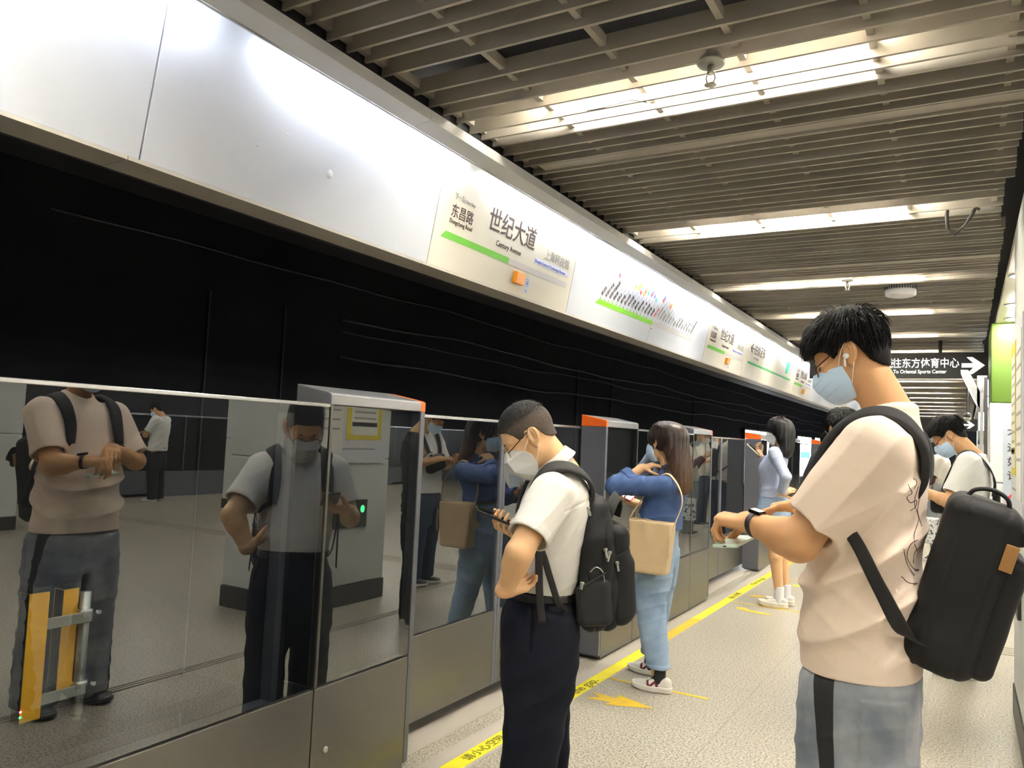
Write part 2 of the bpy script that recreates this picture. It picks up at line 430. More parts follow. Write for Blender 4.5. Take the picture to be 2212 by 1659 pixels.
# direction sign
t, y0, y1 = band_panel('direction_sign', 5, 2, 'cream_panel', 'cream direction sign with a left arrow reading To East Xujing', 'sign')
flat([(9.10, .160), (11.60, .160), (11.585, .185), (9.085, .185)], mat('deep_line_green', (0.03, 0.33, 0.10), .45), t, 'green_line')
flat([(11.165, .237), (11.37, .240), (11.40, .402), (11.20, .402)], 'teal', t, 'teal_square')
MB().prism([pp(a, b) for a, b in ((9.10, .345), (9.19, .40), (9.225, .39), (9.165, .355), (9.27, .352), (9.27, .335), (9.165, .335), (9.225, .30), (9.19, .29))], PN*.0005, PN*.0018).build('arrow', 'ink', t)
text('往徐泾东', .135, 'ink', t, pp(9.29, .298), PU, PV, squeeze=1.05, bold=.005); text('To East Xujing', .042, 'greyink', t, pp(9.32, .235), PU, PV, squeeze=1.0)
for k, q in enumerate(('出口', 'Exit', '1 2 3')): text(q, .05, 'greyink', t, pp(11.44, .35-.055*k), PU, PV)
for i, lb in ((8, 'white header panel just past the farthest readable station sign'),):
    band_panel('header_panel', i, 1, 'white_panel', lb, 'panel')
for i in range(9, 26):
    band_panel('header_panel', i, 1, 'cream_panel' if i % 3 == 1 else 'white_panel', 'small distant header panel far down the platform', 'panel', 'distant header panels')
# cove lamps behind the fascia
for k in range(-4, 26):
    y0 = 0.25+1.4883*k
    lab = 'strip lamp hidden in the cove above the sign band'
    t = thing('cove_lamp', lab, 'lamp', (-2.04, y0, 2.735), 'cove strip lamps above the signs')
    MB().tube([(-2.04, y0+.1, 2.738), (-2.04, y0+1.30, 2.738)], .011, 8).build('lamp_tube', 'cove', t)
    MB().box(-2.055, -2.025, y0+.06, y0+1.34, 2.752, 2.775).build('housing', 'tray', t)

# fluorescent ceiling lights
LY = [-2.9, -0.95, 0.92, 2.87, 4.88, 6.78, 8.45, 10.12, 11.8, 13.4, 15.0, 16.7, 18.3, 19.9, 21.6, 23.4, 25.3, 27.3, 29.5, 32, 35]
LAB = {2.87: 'large fluorescent ceiling light at the top, next to the sprinkler', 4.88: 'fluorescent ceiling light second from the camera, with nothing hanging near it', 6.78: 'fluorescent ceiling light third from the camera, before the round detector', 8.45: 'fluorescent ceiling light just behind the round white detector', 10.12: 'fluorescent ceiling light half hidden by the hair of the man in pink'}
for y in LY:
    g = None if y in LAB else ('ceiling lights behind the viewer' if y < 2 else 'ceiling lights far down the platform')
    lb = LAB.get(y, 'fluorescent ceiling light behind the viewer' if y < 2 else 'distant fluorescent ceiling light beyond the black hanging sign')
    t = thing('ceiling_light', lb, 'light', (-.93, y, 2.95), g)
    mb = MB()
    mb.prism([(0, y-.10, 2.905), (0, y-.055, 2.965), (0, y+.055, 2.965), (0, y+.10, 2.905), (0, y+.103, 2.905), (0, y+.06, 2.972), (0, y-.06, 2.972), (0, y-.103, 2.905)], (-1.62, 0, 0), (-.24, 0, 0))
    mb.build('reflector_tray', 'tray', t)
    for dy in (-.032, .032):
        MB().tube([(-1.56, y+dy, 2.932), (-.31, y+dy, 2.932)], .012, 8).build('tube', 'tube', t)
for y in LY[:12]:                                        # unseen copies over the other platform edge, added to light the mirrored side
    t = thing('ceiling_light', 'fluorescent ceiling light added above the opposite platform edge', 'light', (7.9, y, 2.84), 'added ceiling lights over the opposite edge')
    MB().box(7.3, 8.6, y-.1, y+.1, 2.845, 2.86).build('reflector_tray', 'tray', t)
    MB().tube([(7.32, y, 2.83), (8.58, y, 2.83)], .013, 8).build('tube', 'tube', t)
# round recessed downlights
DL = [(0.36, 7.9, 'downlight in the cream soffit, just before the one by the green column head'), (0.385, 8.70, 'downlight in the cream soffit, the one nearest the green column head'), (0.338, 6.62, 'downlight in the cream soffit nearest the top right corner')]
for (x, y, lb) in DL+[(0.36, 2.3, None), (0.36, 12.6, None), (.36, 14, None), (.36, 19, None)]+[(x, y, None) for x in (2.2, 4.4) for y in (-1.5, 1, 3.5, 6, 8.5, 11, 13.5, 17)]:  # inner rows are unseen lamps, added as fill for the viewer's side
    t = thing('downlight', lb or 'round downlight added over the middle of the island', 'light', (x, y, 2.74), None if lb else 'downlights over the island')
    MB().lathe([(.075, 0), (.082, -.004), (.068, -.008), (.06, -.002), (.058, 0)], (x, y, 2.7395), 20).build('rim', 'steel_edge', t, True)
    MB().lathe([(.056, 0), (.05, -.012), (.02, -.018)], (x, y, 2.739), 20).build('lamp', 'downlight', t, True)

# ================================================================ platform screen
def post(y0, side, label, group=None):
    """end unit of a fixed screen, .58 long; side +1: door on the far end, -1: door on the near end"""
    y1 = y0+.582; xb = -2.21
    t = thing('gate_post', label, 'gate post', (-2.1, y0, 0), group)
    e0, e1 = (y0, y1-.03) if side > 0 else (y0+.03, y1)
    d0, d1 = (y1-.03, y1) if side > 0 else (y0, y0+.03)     # the frame next to the door
    def cap(a, b, nm, m, bv):
        MB().prism([(PX, 0, 1.506), (PX, 0, 1.545), (PX-.012, 0, 1.551), (xb, 0, 1.582), (xb, 0, 1.506)], (0, a, 0), (0, b, 0)).build(nm, m, t, bevel=bv)
    cap(e0, e1, 'cap', 'cap_grey', .003); cap(d0, d1, 'orange_tip', 'orange', .002)
    MB().box(xb, PX, d0, d1, .03, 1.505).build('door_jamb', 'post_grey', t, bevel=.003)
    f0, f1 = (y0, y0+.012) if side > 0 else (y1-.012, y1)
    MB().box(PX-.03, PX, f0, f1, .478, 1.505).build('mullion', 'steel', t)
    g0, g1 = (y0+.014, d0-.001) if side > 0 else (d1+.001, y1-.014)
    MB().box(PX-.012, PX-.004, g0, g1, .480, 1.503).build('glass_pane', 'glass', t)
    MB().box(xb, PX-.05, g0, g1, .03, 1.5).build('back_box', 'black', t)
    pn = MB().box(xb+.01, PX, min(g0, f0)+.002, max(g1, f1)-.002, .012, .472).build('lower_panel', 'steel', t, bevel=.003)
    yl = y0+.075 if side > 0 else y1-.06
    MB().lathe([(.012, 0), (.012, .003), (.009, .005), (.003, .005)], (PX, yl, .238), 14, 'x').build('lock', 'zinc', pn, True)
    return t
def screen(y0, y1, label, group=None):
    t = thing('fixed_screen', label, 'screen', (-2.1, y0, 0), group)
    MB().box(PX-.012, PX-.004, y0+.003, y1-.003, .480, 1.497).build('glass_pane', 'glass', t)
    MB().box(PX-.03, PX, y0, y1, 1.495, 1.508).build('top_rail', 'steel_edge', t, bevel=.002)
    mb = MB().box(PX-.03, PX, y0+.002, y1-.002, .012, .472)
    mb.build('lower_panel', 'steel', t, bevel=.003)
    MB().box(-2.27, -2.205, y0+.02, y1-.02, .35, .40).build('inner_rail', 'post_grey', t)
    for q in (y1-.03, y0+.0): MB().box(-2.27, -2.215, q, q+.03, .40, 1.47).build('inner_upright', 'post_grey', t)
    return t
def leaf(y0, y1, side, label, group=None):
    t = thing('sliding_door', label, 'door', (-2.23, y0, .07), group)
    xf = -2.213
    MB().box(xf-.014, xf-.006, y0+.001, y1-.001, .475, 1.49).build('glass_pane', 'glass', t)
    MB().box(xf-.03, xf, y0, y1, 1.488, 1.503).build('top_rail', 'steel_edge', t, bevel=.002)
    MB().box(xf-.03, xf, y0, y1, .07, .468).build('lower_panel', 'steel', t, bevel=.003)
    q = y1-.028 if side > 0 else y0
    MB().box(xf-.03, xf+.003, q, q+.028, .075, 1.49).build('meeting_stile', 'post_grey', t, bevel=.003)
    q = y0+.001 if side > 0 else y1-.004
    for zz in (.52, 1.0):
        pass
    return t
for i in range(-1, 9):
    y0 = MOD0+MODP*i
    if i < 0: nm = None
    else: nm = ORD[i]
    gB = 'screen units behind the viewer' if i < 0 else ('screen units far down the platform' if i > 3 else None)
    def L_(a, b, c_): return a if gB is None else (b if i < 0 else c_)
    LP = {0: ('grey gate post left of the nearest fixed screen, outside the frame', 'grey gate post with an orange tip, nearest the camera, over the dark seated lock'),
          1: ('slate gate post with an orange block on top behind the man with the backpack', 'gate post behind the hair of the woman in the denim shirt'),
          2: ('slate gate post with an orange block behind the girl in the pale sweater', 'gate post hidden behind the girl in the pale sweater'),
          3: ('orange topped gate post to the right of the girl in the pale sweater', 'gate post behind the raised arm of the man in pink')}
    a, b = LP.get(i, (None, None))
    post(y0, -1, L_(a, 'grey gate post behind the viewer', 'small distant gate post of the platform screen'), gB)
    screen(y0+.584, y0+1.90, L_({0: 'large dark glass screen at lower left mirroring the two men', 1: 'dark glass screen behind the woman with the beige bag', 2: 'dark glass screen beyond the girl in shorts', 3: 'dark glass screen far behind the hands of the man in pink'}.get(i), 'glass screen behind the viewer', 'small distant glass screen of the platform edge'), gB)
    post(y0+1.902, 1, L_(b, 'grey gate post behind the viewer', 'small distant gate post of the platform screen'), gB)
    c0 = y0+2.486; c1 = y0+MODP-.002; cm = (c0+c1)/2
    leaf(c0, cm-.001, 1, L_({0: 'sliding glass door leaf mirroring the woman, left of the white shirted man', 1: 'left sliding door leaf of the second doorway, mirroring a green bag', 2: 'left sliding door leaf of the third doorway', 3: 'left sliding door leaf of the fourth doorway'}.get(i), 'sliding door leaf behind the viewer', 'small distant sliding door leaf'), gB)
    leaf(cm+.001, c1, -1, L_({0: 'sliding glass door leaf right behind the head of the white shirted man', 1: 'right sliding door leaf of the second doorway, beside the orange topped post', 2: 'right sliding door leaf of the third doorway', 3: 'right sliding door leaf of the fourth doorway'}.get(i), 'sliding door leaf behind the viewer', 'small distant sliding door leaf'), gB)
    if i >= 0: struct(MB().box(-2.33, -2.10, c0, c1, .0005, .004).build('trim_%d' % (20+i), 'stone_edge'))

# yellow light barrier behind the nearest screen
t = thing('light_barrier', 'pair of yellow sensor bars clamped to a grey pole behind the nearest glass', 'sensor', (-2.3, 1.41, -.9))
for (x, ya, yb, z0, z1) in ((-2.3, 1.252, 1.312, .555, .915), (-2.36, 1.385, 1.435, .60, .90)):
    bar = MB().box(x-.025, x+.025, ya, yb, z0, z1).build('sensor_bar', 'yellow_bar', t, bevel=.004)
    MB().box(x-.027, x+.027, ya-.001, yb+.001, z1-.001, z1+.016).build('end_cap', 'blackgloss', bar, bevel=.003)
    MB().box(x-.012, x+.026, ya-.004, ya+.0005, z0+.004, z1-.002).build('lens_strip', 'blackgloss', bar)
for dz, cn in ((.02, 'screen_red'), (.035, 'exit_green')):
    MB().lathe([(.003, 0), (.003, .002)], (-2.274, 1.254, .555+(.055-dz)), 8, 'x').build('indicator', cn, t)
MB().tube([(-2.33, 1.452, .52), (-2.33, 1.452, .885)], .016, 14).build('pole', 'zinc', t, True)
MB().lathe([(.034, .505), (.034, .512), (.02, .516)], (-2.33, 1.452, 0), 16).build('flange', 'steel_edge', t)
MB().box(-2.44, -2.21, 1.0, 1.95, .47, .505).build('shelf', 'blackgloss', t)
for z in (.60, .815):
    for x, yb in ((-2.3, 1.31), (-2.36, 1.43)):
        MB().box(x-.004, x+.004, yb, 1.455, z-.016, z+.016).build('bracket', 'zinc', t, bevel=.002)
    cl = MB().lathe([(.021, -.02), (.024, -.018), (.024, .018), (.021, .02)], (-2.33, 1.452, z), 14).build('clamp', 'steel_edge', t, True)
    for dy in (-.03, .03):
        MB().tube([(-2.30, 1.452+dy*.8, z+.01), (-2.29, 1.452+dy*.8, z+.01)], .007, 6).build('bolt', 'steel_edge', cl)

# floor markings ---------------------------------------------------
ZF = 0.0016
def tape(name, segs, m, label, cat, parent=None):
    mb = MB()
    for q in segs: mb.prism([(x, y, ZF*.4) for x, y in q], (0, 0, 0), (0, 0, ZF*.6))
    o = mb.build(name, m, parent)
    if parent is None: tag(o, label, cat)
    return o
struct(MB().box(-2.01, -1.94, NEAR, FAR, .0003, .0009).build('trim_10', 'stone_edge'))
struct(MB().box(-1.94, -1.825, NEAR, FAR, .0002, .0006).build('trim_11', 'stone_edge'))
tl = thing('warning_line', 'long yellow warning line on the floor along the platform doors', 'line', (-1.88, 2, 0))
for k in range(-1, 9):
    y0 = MOD0+MODP*k
    tape('yellow_tape', [[(-1.925, y0+1.65), (-1.842, y0+1.65), (-1.842, y0+5.02), (-1.925, y0+5.02)]], 'yellow_tape', None, None, tl)
    tape('amber_tape', [[(-1.925, y0+.56), (-1.842, y0+.56), (-1.842, y0+1.645), (-1.925, y0+1.645)]], 'amber_tape', None, None, tl)
    for (q, yy, s) in (('请小心空隙', y0+2.70, .058), ('Mind the gap.', y0+3.58, .084)):
        text(q, s, 'tape_ink', tl, (-1.862, yy, ZF), (0, 1, 0), (-1, 0, 0), squeeze=1.15, lift=.0005)
def arrow(name, cx, cy, s, ang, label, m='amber_tape'):
    P = [(0, -.05), (.14, -.05), (.14, -.11), (.30, 0), (.14, .11), (.14, .05), (0, .05)]
    P = [(-.02, -.045), (.10, -.03), (.085, -.075), (.28, 0.01), (.085, .085), (.10, .035), (-.02, .045), (.03, 0)]
    ca_, sa_ = math.cos(ang), math.sin(ang)
    return tape(name, [[(cx+s*(x*ca_-y*sa_), cy+s*(x*sa_+y*ca_)) for x, y in P]], m, label, 'floor arrow')
for k, (yy, la, lb) in enumerate(((4.44, 'by the sneakers of the woman with the beige bag', 'beneath the shoe of the woman with the beige bag'), (7.262, 'in front of the girl with white sneakers', 'under the girl in shorts'), (8.9, 'behind the legs of the girl in shorts', 'behind the girl in shorts'))):
    tape('queue_line', [[(-1.835, yy-.012), (-1.235, yy-.016), (-1.235, yy+.016), (-1.835, yy+.012)]], 'amber_tape', 'thin yellow floor line '+lb, 'floor line')
    if k == 0:
        arrow('floor_arrow', -1.78, 4.085, 1.25, .0, 'yellow arrow on the floor pointing right, nearest the camera')
        arrow('floor_arrow', -1.60, 4.76, .9, math.pi, 'worn yellow arrow on the floor between the feet of the woman with the beige bag')
    elif k == 1:
        tape('floor_arrow', [[(-1.74, 7.07), (-1.68, 7.10), (-1.62, 7.03), (-1.46, 6.98), (-1.40, 6.93), (-1.50, 6.92), (-1.66, 6.96), (-1.72, 7.0)]], 'amber_tape', 'peeling yellow arrow on the floor '+la, 'floor arrow')
        arrow('floor_arrow', -1.60, 7.72, .8, math.pi, 'yellow arrow on the floor behind the white sneakers of the girl')
    else:
        arrow('floor_arrow', -1.55, 8.6, 1.2, 0, 'yellow arrow on the floor behind the bare legs of the girl', 'yellow_tape')
# ribbed guide strips for the blind
gm = mat('grey_guide_tile', (0.36, 0.33, 0.27), .5)
mb = MB()
for x in (-.245, -.215, -.185): mb.box(x-.008, x+.008, NEAR, 30, .0002, .004)
struct(mb.build('trim_12', gm))
mb = MB()
for y in (6.80, 6.86, 6.92, 6.98, 7.04): mb.box(-.1, 8, y-.012, y+.012, .0002, .004)
struct(mb.build('trim_13', gm))

# ================================================================ columns, boards, hanging sign
def column(x0, x1, y0, y1, label, zt=2.74, green=False, group=None):
    t = thing('column', label, 'column', ((x0+x1)/2, (y0+y1)/2, 0), group)
    zb = 1.95 if green else zt
    for z0, z1 in ((.16, 1.17), (1.174, zb)):
        MB().box(x0, x1, y0, y1, z0, z1).build('cladding', 'col_white', t, bevel=.012)
    MB().box(x0-.006, x1+.006, y0-.006, y1+.006, 0, .16).build('skirting', 'skirt', t, bevel=.004)
    if green: MB().box(x0+.012, x1-.012, y0+.012, y1-.012, zb+.006, zt).build('green_head', 'col_green', t, bevel=.01)
    return t
c1 = column(.242, .942, 4.215, 5.32, 'white column at the right edge carrying the notice board')
c2 = column(.20, .95, 8.95, 9.95, 'white column with a lime green head behind the man in the white T-shirt', green=True)
c3 = column(.20, .95, 18.0, 19.0, 'distant white column beyond the hanging screen', green=True)
column(6.0, 6.7, 4.2, 5.3, 'white column on the far half of the island', group='columns on the far half')
column(6.0, 6.7, 8.95, 9.95, 'white column on the far half of the island', group='columns on the far half')
column(.20, .90, -.6, .45, 'white column just behind the viewer')
for q in (2.122, 2.14):
    pass
MB().box(.155, .185, 8.93, 8.96, 0, 2.2).build('edge_guard', 'skirt', c2); MB().box(.12, .15, 8.92, 8.95, 0, 2.05).build('chrome_pole', 'steel_edge', c2)
# notice board on column 1
t = thing('notice_board', 'framed notice board with a yellow poster on the right hand column, seen edge on', 'notice board', (.2, 4.3, 1.2))
MB().box(.2235, .243, 4.25, 5.22, 1.14, 2.10).build('frame', 'detector', t, bevel=.006)
MB().box(.2205, .2240, 4.30, 4.70, 1.22, 2.03).build('poster', 'paper', t)
ys = MB().box(.2205, .2240, 4.74, 5.17, 1.33, 2.03).build('poster', 'yellow_frame', t); ys['label'] = 'yellow bordered poster'
MB().box(.2190, .2210, 4.79, 5.12, 1.37, 1.97).build('sheet', 'paper', ys)
for k in range(10): MB().box(.2184, .2192, 4.82, 5.09, 1.90-.05*k, 1.915-.05*k).build('text_line', 'greyink', ys)
MB().box(.2184, .2192, 4.80, 5.11, 1.44, 1.475).build('text_bar', 'skirt', ys)
for k in range(8): MB().box(.2196, .2207, 4.33, 4.66, 1.93-.075*k, 1.945-.075*k).build('text_line', 'greyink', t)
MB().box(.2225, .2237, 4.36, 5.1, 1.25, 1.262).build('text_line', 'greyink', t)
# wall exit light low on the column
t = thing('exit_light', 'green emergency exit light low on the column, seen in the glass', 'exit sign', (.2, 4.8, .73))
MB().box(.225, .243, 4.66, 5.05, .62, .84).build('case', 'skirt', t, bevel=.004)
MB().prism([(.224, 4.99+.025*math.cos(a), .765+.03*math.sin(a)) for a in [k*math.pi/8 for k in range(16)]], (0, 0, 0), (.0012, 0, 0)).build('pictogram', 'exit_green', t)
text('安全出口', .062, 'exit_green', t, (.2245, 4.95, .70), (0, -1, 0), (0, 0, 1), squeeze=.9)
# poster on column 2
t = thing('safety_poster', 'grey blue safety poster with a red prohibition circle on the white column', 'poster', (.6, 8.94, 1.2))
pm = mat('poster_grey_blue', (.42, .46, .50), .5, var=(5, (.36, .42, .47), 3, .3, .7))
MB().box(.315, .77, 8.936, 8.949, .72, 1.77).build('sheet', pm, t)
for k, (q, mm) in enumerate((('不倚靠', 'ink'), ('进入车', 'ink'), ('如有损', 'ink'), ('请立即', 'ink'))):
    text(q, .095, mm, t, (.345, 8.935, 1.62-.135*k), (1, 0, 0), (0, 0, 1), squeeze=1.1, bold=.01)
mb = MB(); n = 28
for k in range(n):
    a0, a1 = 2*math.pi*k/n, 2*math.pi*(k+1)/n
    mb.add([(.45+r*math.cos(a), 8.9345, .99+r*math.sin(a)) for r, a in ((.11, a0), (.11, a1), (.087, a1), (.087, a0))], [(0, 1, 2, 3)])
mb.add([(.45-.078, 8.9344, .99+.062), (.45-.066, 8.9344, .99+.076), (.45+.078, 8.9344, .99-.062), (.45+.066, 8.9344, .99-.076)], [(0, 1, 2, 3)])
mb.build('prohibition_circle', 'redink', t)
MB().prism([(.41, 8.9346, .985), (.49, 8.9346, .985), (.50, 8.9346, 1.025), (.45, 8.9346, 1.045), (.40, 8.9346, 1.02)], (0, 0, 0), (0, -.0004, 0)).build('pictogram', 'ink', t)
# hanging sign
sy = 10.6
t = thing('hanging_sign', 'black hanging sign reading To Oriental Sports Center with a right arrow', 'sign', (-.3, sy, 2.6))
MB().box(-1.75, .243, sy, sy+.12, 2.33, 2.645).build('case', 'sign_black', t, bevel=.006)
MB().box(-1.76, .25, sy-.004, sy+.124, 2.318, 2.331).build('bottom_rail', 'steel_edge', t)
MB().box(.24, .72, sy+.05, sy+.075, 2.318, 2.331).build('bracket', 'steel_edge', t)
for x in (-1.3, -.27):
    MB().tube([(x, sy+.06, 2.64), (x, sy+.06, 2.9)], .02, 8).build('hanger', 'black', t)
text('号线', .135, 'white_ink', t, (-1.045, sy-.001, 2.472), (1, 0, 0), (0, 0, 1), bold=.006)
text('往东方体育中心', .128, 'white_ink', t, (-.785, sy-.001, 2.472), (1, 0, 0), (0, 0, 1), squeeze=.80, bold=.006)
text('To Oriental Sports Center', .061, 'white_ink', t, (-.775, sy-.001, 2.395), (1, 0, 0), (0, 0, 1), squeeze=.86, bold=.008)
text('Line 6', .061, 'white_ink', t, (-1.0, sy-.001, 2.395), (1, 0, 0), (0, 0, 1), squeeze=1.0, bold=.008)
MB().prism([(x, sy-.0005, z) for x, z in ((-.045, 2.462), (-.045, 2.512), (.075, 2.512), (.005, 2.585), (.065, 2.585), (.19, 2.487), (.065, 2.385), (.005, 2.385), (.075, 2.462))], (0, 0, 0), (0, -.002, 0)).build('arrow', 'white_ink', t)

# ceiling fittings
def sprinkler(x, y, label, s=1.0):
    t = thing('sprinkler', label, 'sprinkler', (x, y, 2.8))
    MB().lathe([(.012*s, .06), (.05*s, .0), (.052*s, -.004), (.046*s, -.012), (.02*s, -.014)], (x, y, 2.795), 20).build('escutcheon', 'zinc', t, True)
    MB().lathe([(.012*s, 0), (.012*s, -.022*s), (.017*s, -.026*s), (.017*s, -.032*s), (.010*s, -.036*s)], (x, y, 2.785), 12).build('stem', 'zinc', t, True)
    for k in (-1, 1): MB().tube([(x+k*.012*s, y, 2.752), (x+k*.017*s, y, 2.735), (x+k*.008*s, y, 2.712)], .0035*s, 6).build('frame_arm', 'zinc', t)
    MB().lathe([(.022*s, 0), (.022*s, -.003), (.006*s, -.006)], (x, y, 2.712), 14).build('deflector', 'zinc', t)
sprinkler(-.80, 2.685, 'steel sprinkler head hanging under the large ceiling light')
sprinkler(-.83, 6.70, 'small dark sprinkler head between ceiling lights above the man in pink', .9)
t = thing('smoke_detector', 'round white ribbed detector on the slatted ceiling', 'detector', (-.478, 7.2, 2.8))
MB().lathe([(.10, .05), (.118, .045), (.12, 0), (.118, -.035), (.10, -.045), (.03, -.047)], (-.478, 7.2, 2.775), 32).build('body', 'detector', t, True)
for k in range(36):
    a = 2*math.pi*k/36; MB().box(-.0015, .0015, -.0015, .0015, -.022, .022)
mb = MB()
for k in range(36):
    a = 2*math.pi*k/36; x, y = -.478+.1195*math.cos(a), 7.2+.1195*math.sin(a)
    mb.prism([(x-.004*math.sin(a), y+.004*math.cos(a), 2.782), (x+.004*math.sin(a), y-.004*math.cos(a), 2.782), (x+.004*math.sin(a)+.003*math.cos(a), y-.004*math.cos(a)+.003*math.sin(a), 2.782), (x-.004*math.sin(a)+.003*math.cos(a), y+.004*math.cos(a)+.003*math.sin(a), 2.782)], (0, 0, 0), (0, 0, .034))
mb.build('vent_ribs', 'skirt', t)
cp = [(-.09, 4.96, 2.86), (-.10, 4.97, 2.78), (-.095, 4.975, 2.70), (-.06, 4.98, 2.665), (-.01, 4.98, 2.71), (.03, 4.97, 2.78), (.045, 4.965, 2.805), (.06, 4.965, 2.79)]
tag(MB().tube(cp, .010, 8).build('cable_loop', 'skirt', None, True), 'dark cable loop hanging from the slatted ceiling at right', 'cable')
tag(MB().tube([(-1.36, 2.79, 2.86), (-1.375, 2.80, 2.79), (-1.35, 2.82, 2.765), (-1.28, 2.84, 2.775), (-1.18, 2.87, 2.80), (-1.12, 2.90, 2.79)], .0022, 6).build('loose_wire', 'skirt', None, True), 'thin loose wire at the left end of the large ceiling light', 'wire')
t = thing('dome_camera', 'dark dome camera on a short stem above the man in the white T-shirt', 'camera', (.02, 14, 2.4))
MB().tube([(.02, 14, 2.8), (.02, 14, 2.08)], .016, 10).build('stem', 'skirt', t)
MB().lathe([(.02, .06), (.05, .03), (.055, 0), (.05, -.02)], (.02, 14, 2.04), 18).build('housing', 'skirt', t, True)
MB().lathe([(.048, 0), (.045, -.03), (.03, -.055), (.01, -.065)], (.02, 14, 2.02), 18).build('dome', 'zinc', t, True)
t = thing('platform_screen', 'lit information screen hanging beside the distant column', 'screen', (.25, 15, 2))
MB().box(.17, .52, 15, 15.06, 1.62, 2.42).build('case', 'skirt', t)
MB().box(.185, .505, 14.99, 15.0, 1.70, 2.40).build('display', 'screen', t)
MB().box(.185, .30, 14.985, 14.99, 1.70, 1.85).build('leaf_picture', 'col_green', t)
MB().tube([(.35, 15.03, 2.4), (.35, 15.03, 2.8)], .02, 8).build('hanger', 'skirt', t)
t = thing('platform_screen', 'bluish lit screen high up beside the slanted white beam', 'screen', (.3, 12, 2.4))
MB().box(.20, .42, 13.2, 13.24, 2.30, 2.72).build('case', 'skirt', t); MB().box(.21, .41, 13.19, 13.2, 2.31, 2.71).build('display', 'screen', t)
# slanted white beam by the green column head
t = thing('slanted_beam', 'slanted white metal beam under the soffit left of the green column head', 'beam', (.1, 9.5, 2.4))
MB().prism([(-.05, 9.4, 2.32), (.02, 9.4, 2.32), (.20, 9.4, 1.93), (.20, 9.4, 1.90), (.13, 9.4, 1.90)], (0, 0, 0), (0, .5, 0)).build('beam', 'steel_edge', t)
MB().box(.10, .19, 9.4, 9.9, 1.90, 2.26).build('bracket', 'steel_edge', t)
# second small hanging sign in the distance
t = thing('hanging_sign', 'tiny distant black sign with a white arrow above the man in the white T-shirt', 'sign', (0, 20, 2.2))
MB().box(-1.4, .26, 21, 21.1, 2.0, 2.28).build('case', 'sign_black', t)
for x in (-1.2, .05): MB().tube([(x, 21.05, 2.27), (x, 21.05, 2.9)], .02, 8).build('hanger', 'black', t)
MB().prism([(x, 20.995, z) for x, z in ((-.06, 2.12), (-.06, 2.16), (.08, 2.16), (.02, 2.22), (.08, 2.22), (.18, 2.14), (.08, 2.06), (.02, 2.06), (.08, 2.12))], (0, 0, 0), (0, -.003, 0)).build('arrow', 'white_ink', t)

# ================================================================ tunnel
mb = MB()
for y in (4.39, 5.25, 11.75, 13.2, 18.2, 25, 31, 36): struct(MB().box(-5.62, -5.60, y-.006, y+.006, -1.1, 2.55).build('trim_14', 'tunnel_rib'))
for (y, z0) in ((11.9, 2.31), ):
    pass
CB = [(2.56, .05, 'uppermost grey cable along the tunnel wall', 0), (2.90, .03, 'thin cable high on the tunnel wall', 1), (2.14, .035, 'lowest grey cable along the tunnel wall', 2), (2.42, .02, 'dark thin cable between the two grey cables', 3)]
for z, am, lb, k in CB:
    pts = [(-5.58, y, z+am*.6*math.sin(y*.9+k)+.008*math.sin(y*3.3+k)+.01*math.sin(y*1.7)) for y in np.arange(6.0 if k != 1 else 3, 44, .35)]
    tag(MB().tube(pts, .014 if k in (0, 2) else .008, 6).build('cable', 'cable', None, True), lb, 'cable')
for k, (y0, y1, z0, z1, lb) in enumerate(((23.0, 26.2, .35, 1.89, 'bright lightbox on the tunnel wall behind the girl, with a red mark'), (31.2, 34.2, .35, 1.88, 'bright lightbox on the tunnel wall right of the hair of the girl'), (35.2, 38.2, .4, 1.9, 'third lightbox on the tunnel wall, farther on'), (39.2, 42, .4, 1.9, 'farthest lightbox on the tunnel wall'))):
    t = thing('lightbox', lb, 'lightbox', (-5.6, y0, 0))
    MB().box(-5.62, -5.53, y0-.05, y1+.05, z0-.05, z1+.05).build('case', 'skirt', t)
    MB().box(-5.532, -5.525, y0, y1, z0, z1).build('display', 'screen_white', t)
    MB().box(-5.526, -5.522, y0+.6, y1-.3, 1.05, 1.3).build('blue_picture', 'screen_blue', t)
    if k == 0: MB().box(-5.526, -5.52, 25.3, 25.5, 1.5, 1.88).build('red_mark', 'screen_red', t)

# ================================================================ opposite platform edge (mirrored in the glass)
for i in range(-1, 5):
    y0 = MOD0+MODP*i
    t = thing('opposite_screen', 'dark platform screen along the opposite edge, mirrored in the glass', 'screen', (8.9, y0, 0), 'screens along the opposite edge')
    MB().box(8.85, 9.0, y0, y0+2.48, 0, .47).build('lower_panel', 'post_grey', t); MB().box(8.85, 9.0, y0, y0+2.48, .475, 1.5).build('dark_glass', 'blackgloss', t)
    MB().box(8.98, 9.05, y0+2.485, y0+4.46, .05, .47).build('lower_panel', 'post_grey', t); MB().box(8.98, 9.05, y0+2.485, y0+4.46, .475, 1.5).build('dark_glass', 'blackgloss', t)
    MB().box(8.84, 9.06, y0, y0+4.46, 1.5, 1.53).build('top_rail', 'steel_edge', t)
    for q in (.58, 1.9, 2.47, 3.47): MB().box(8.84, 8.86, y0+q, y0+q+.02, .47, 1.5).build('mullion', 'steel', t)
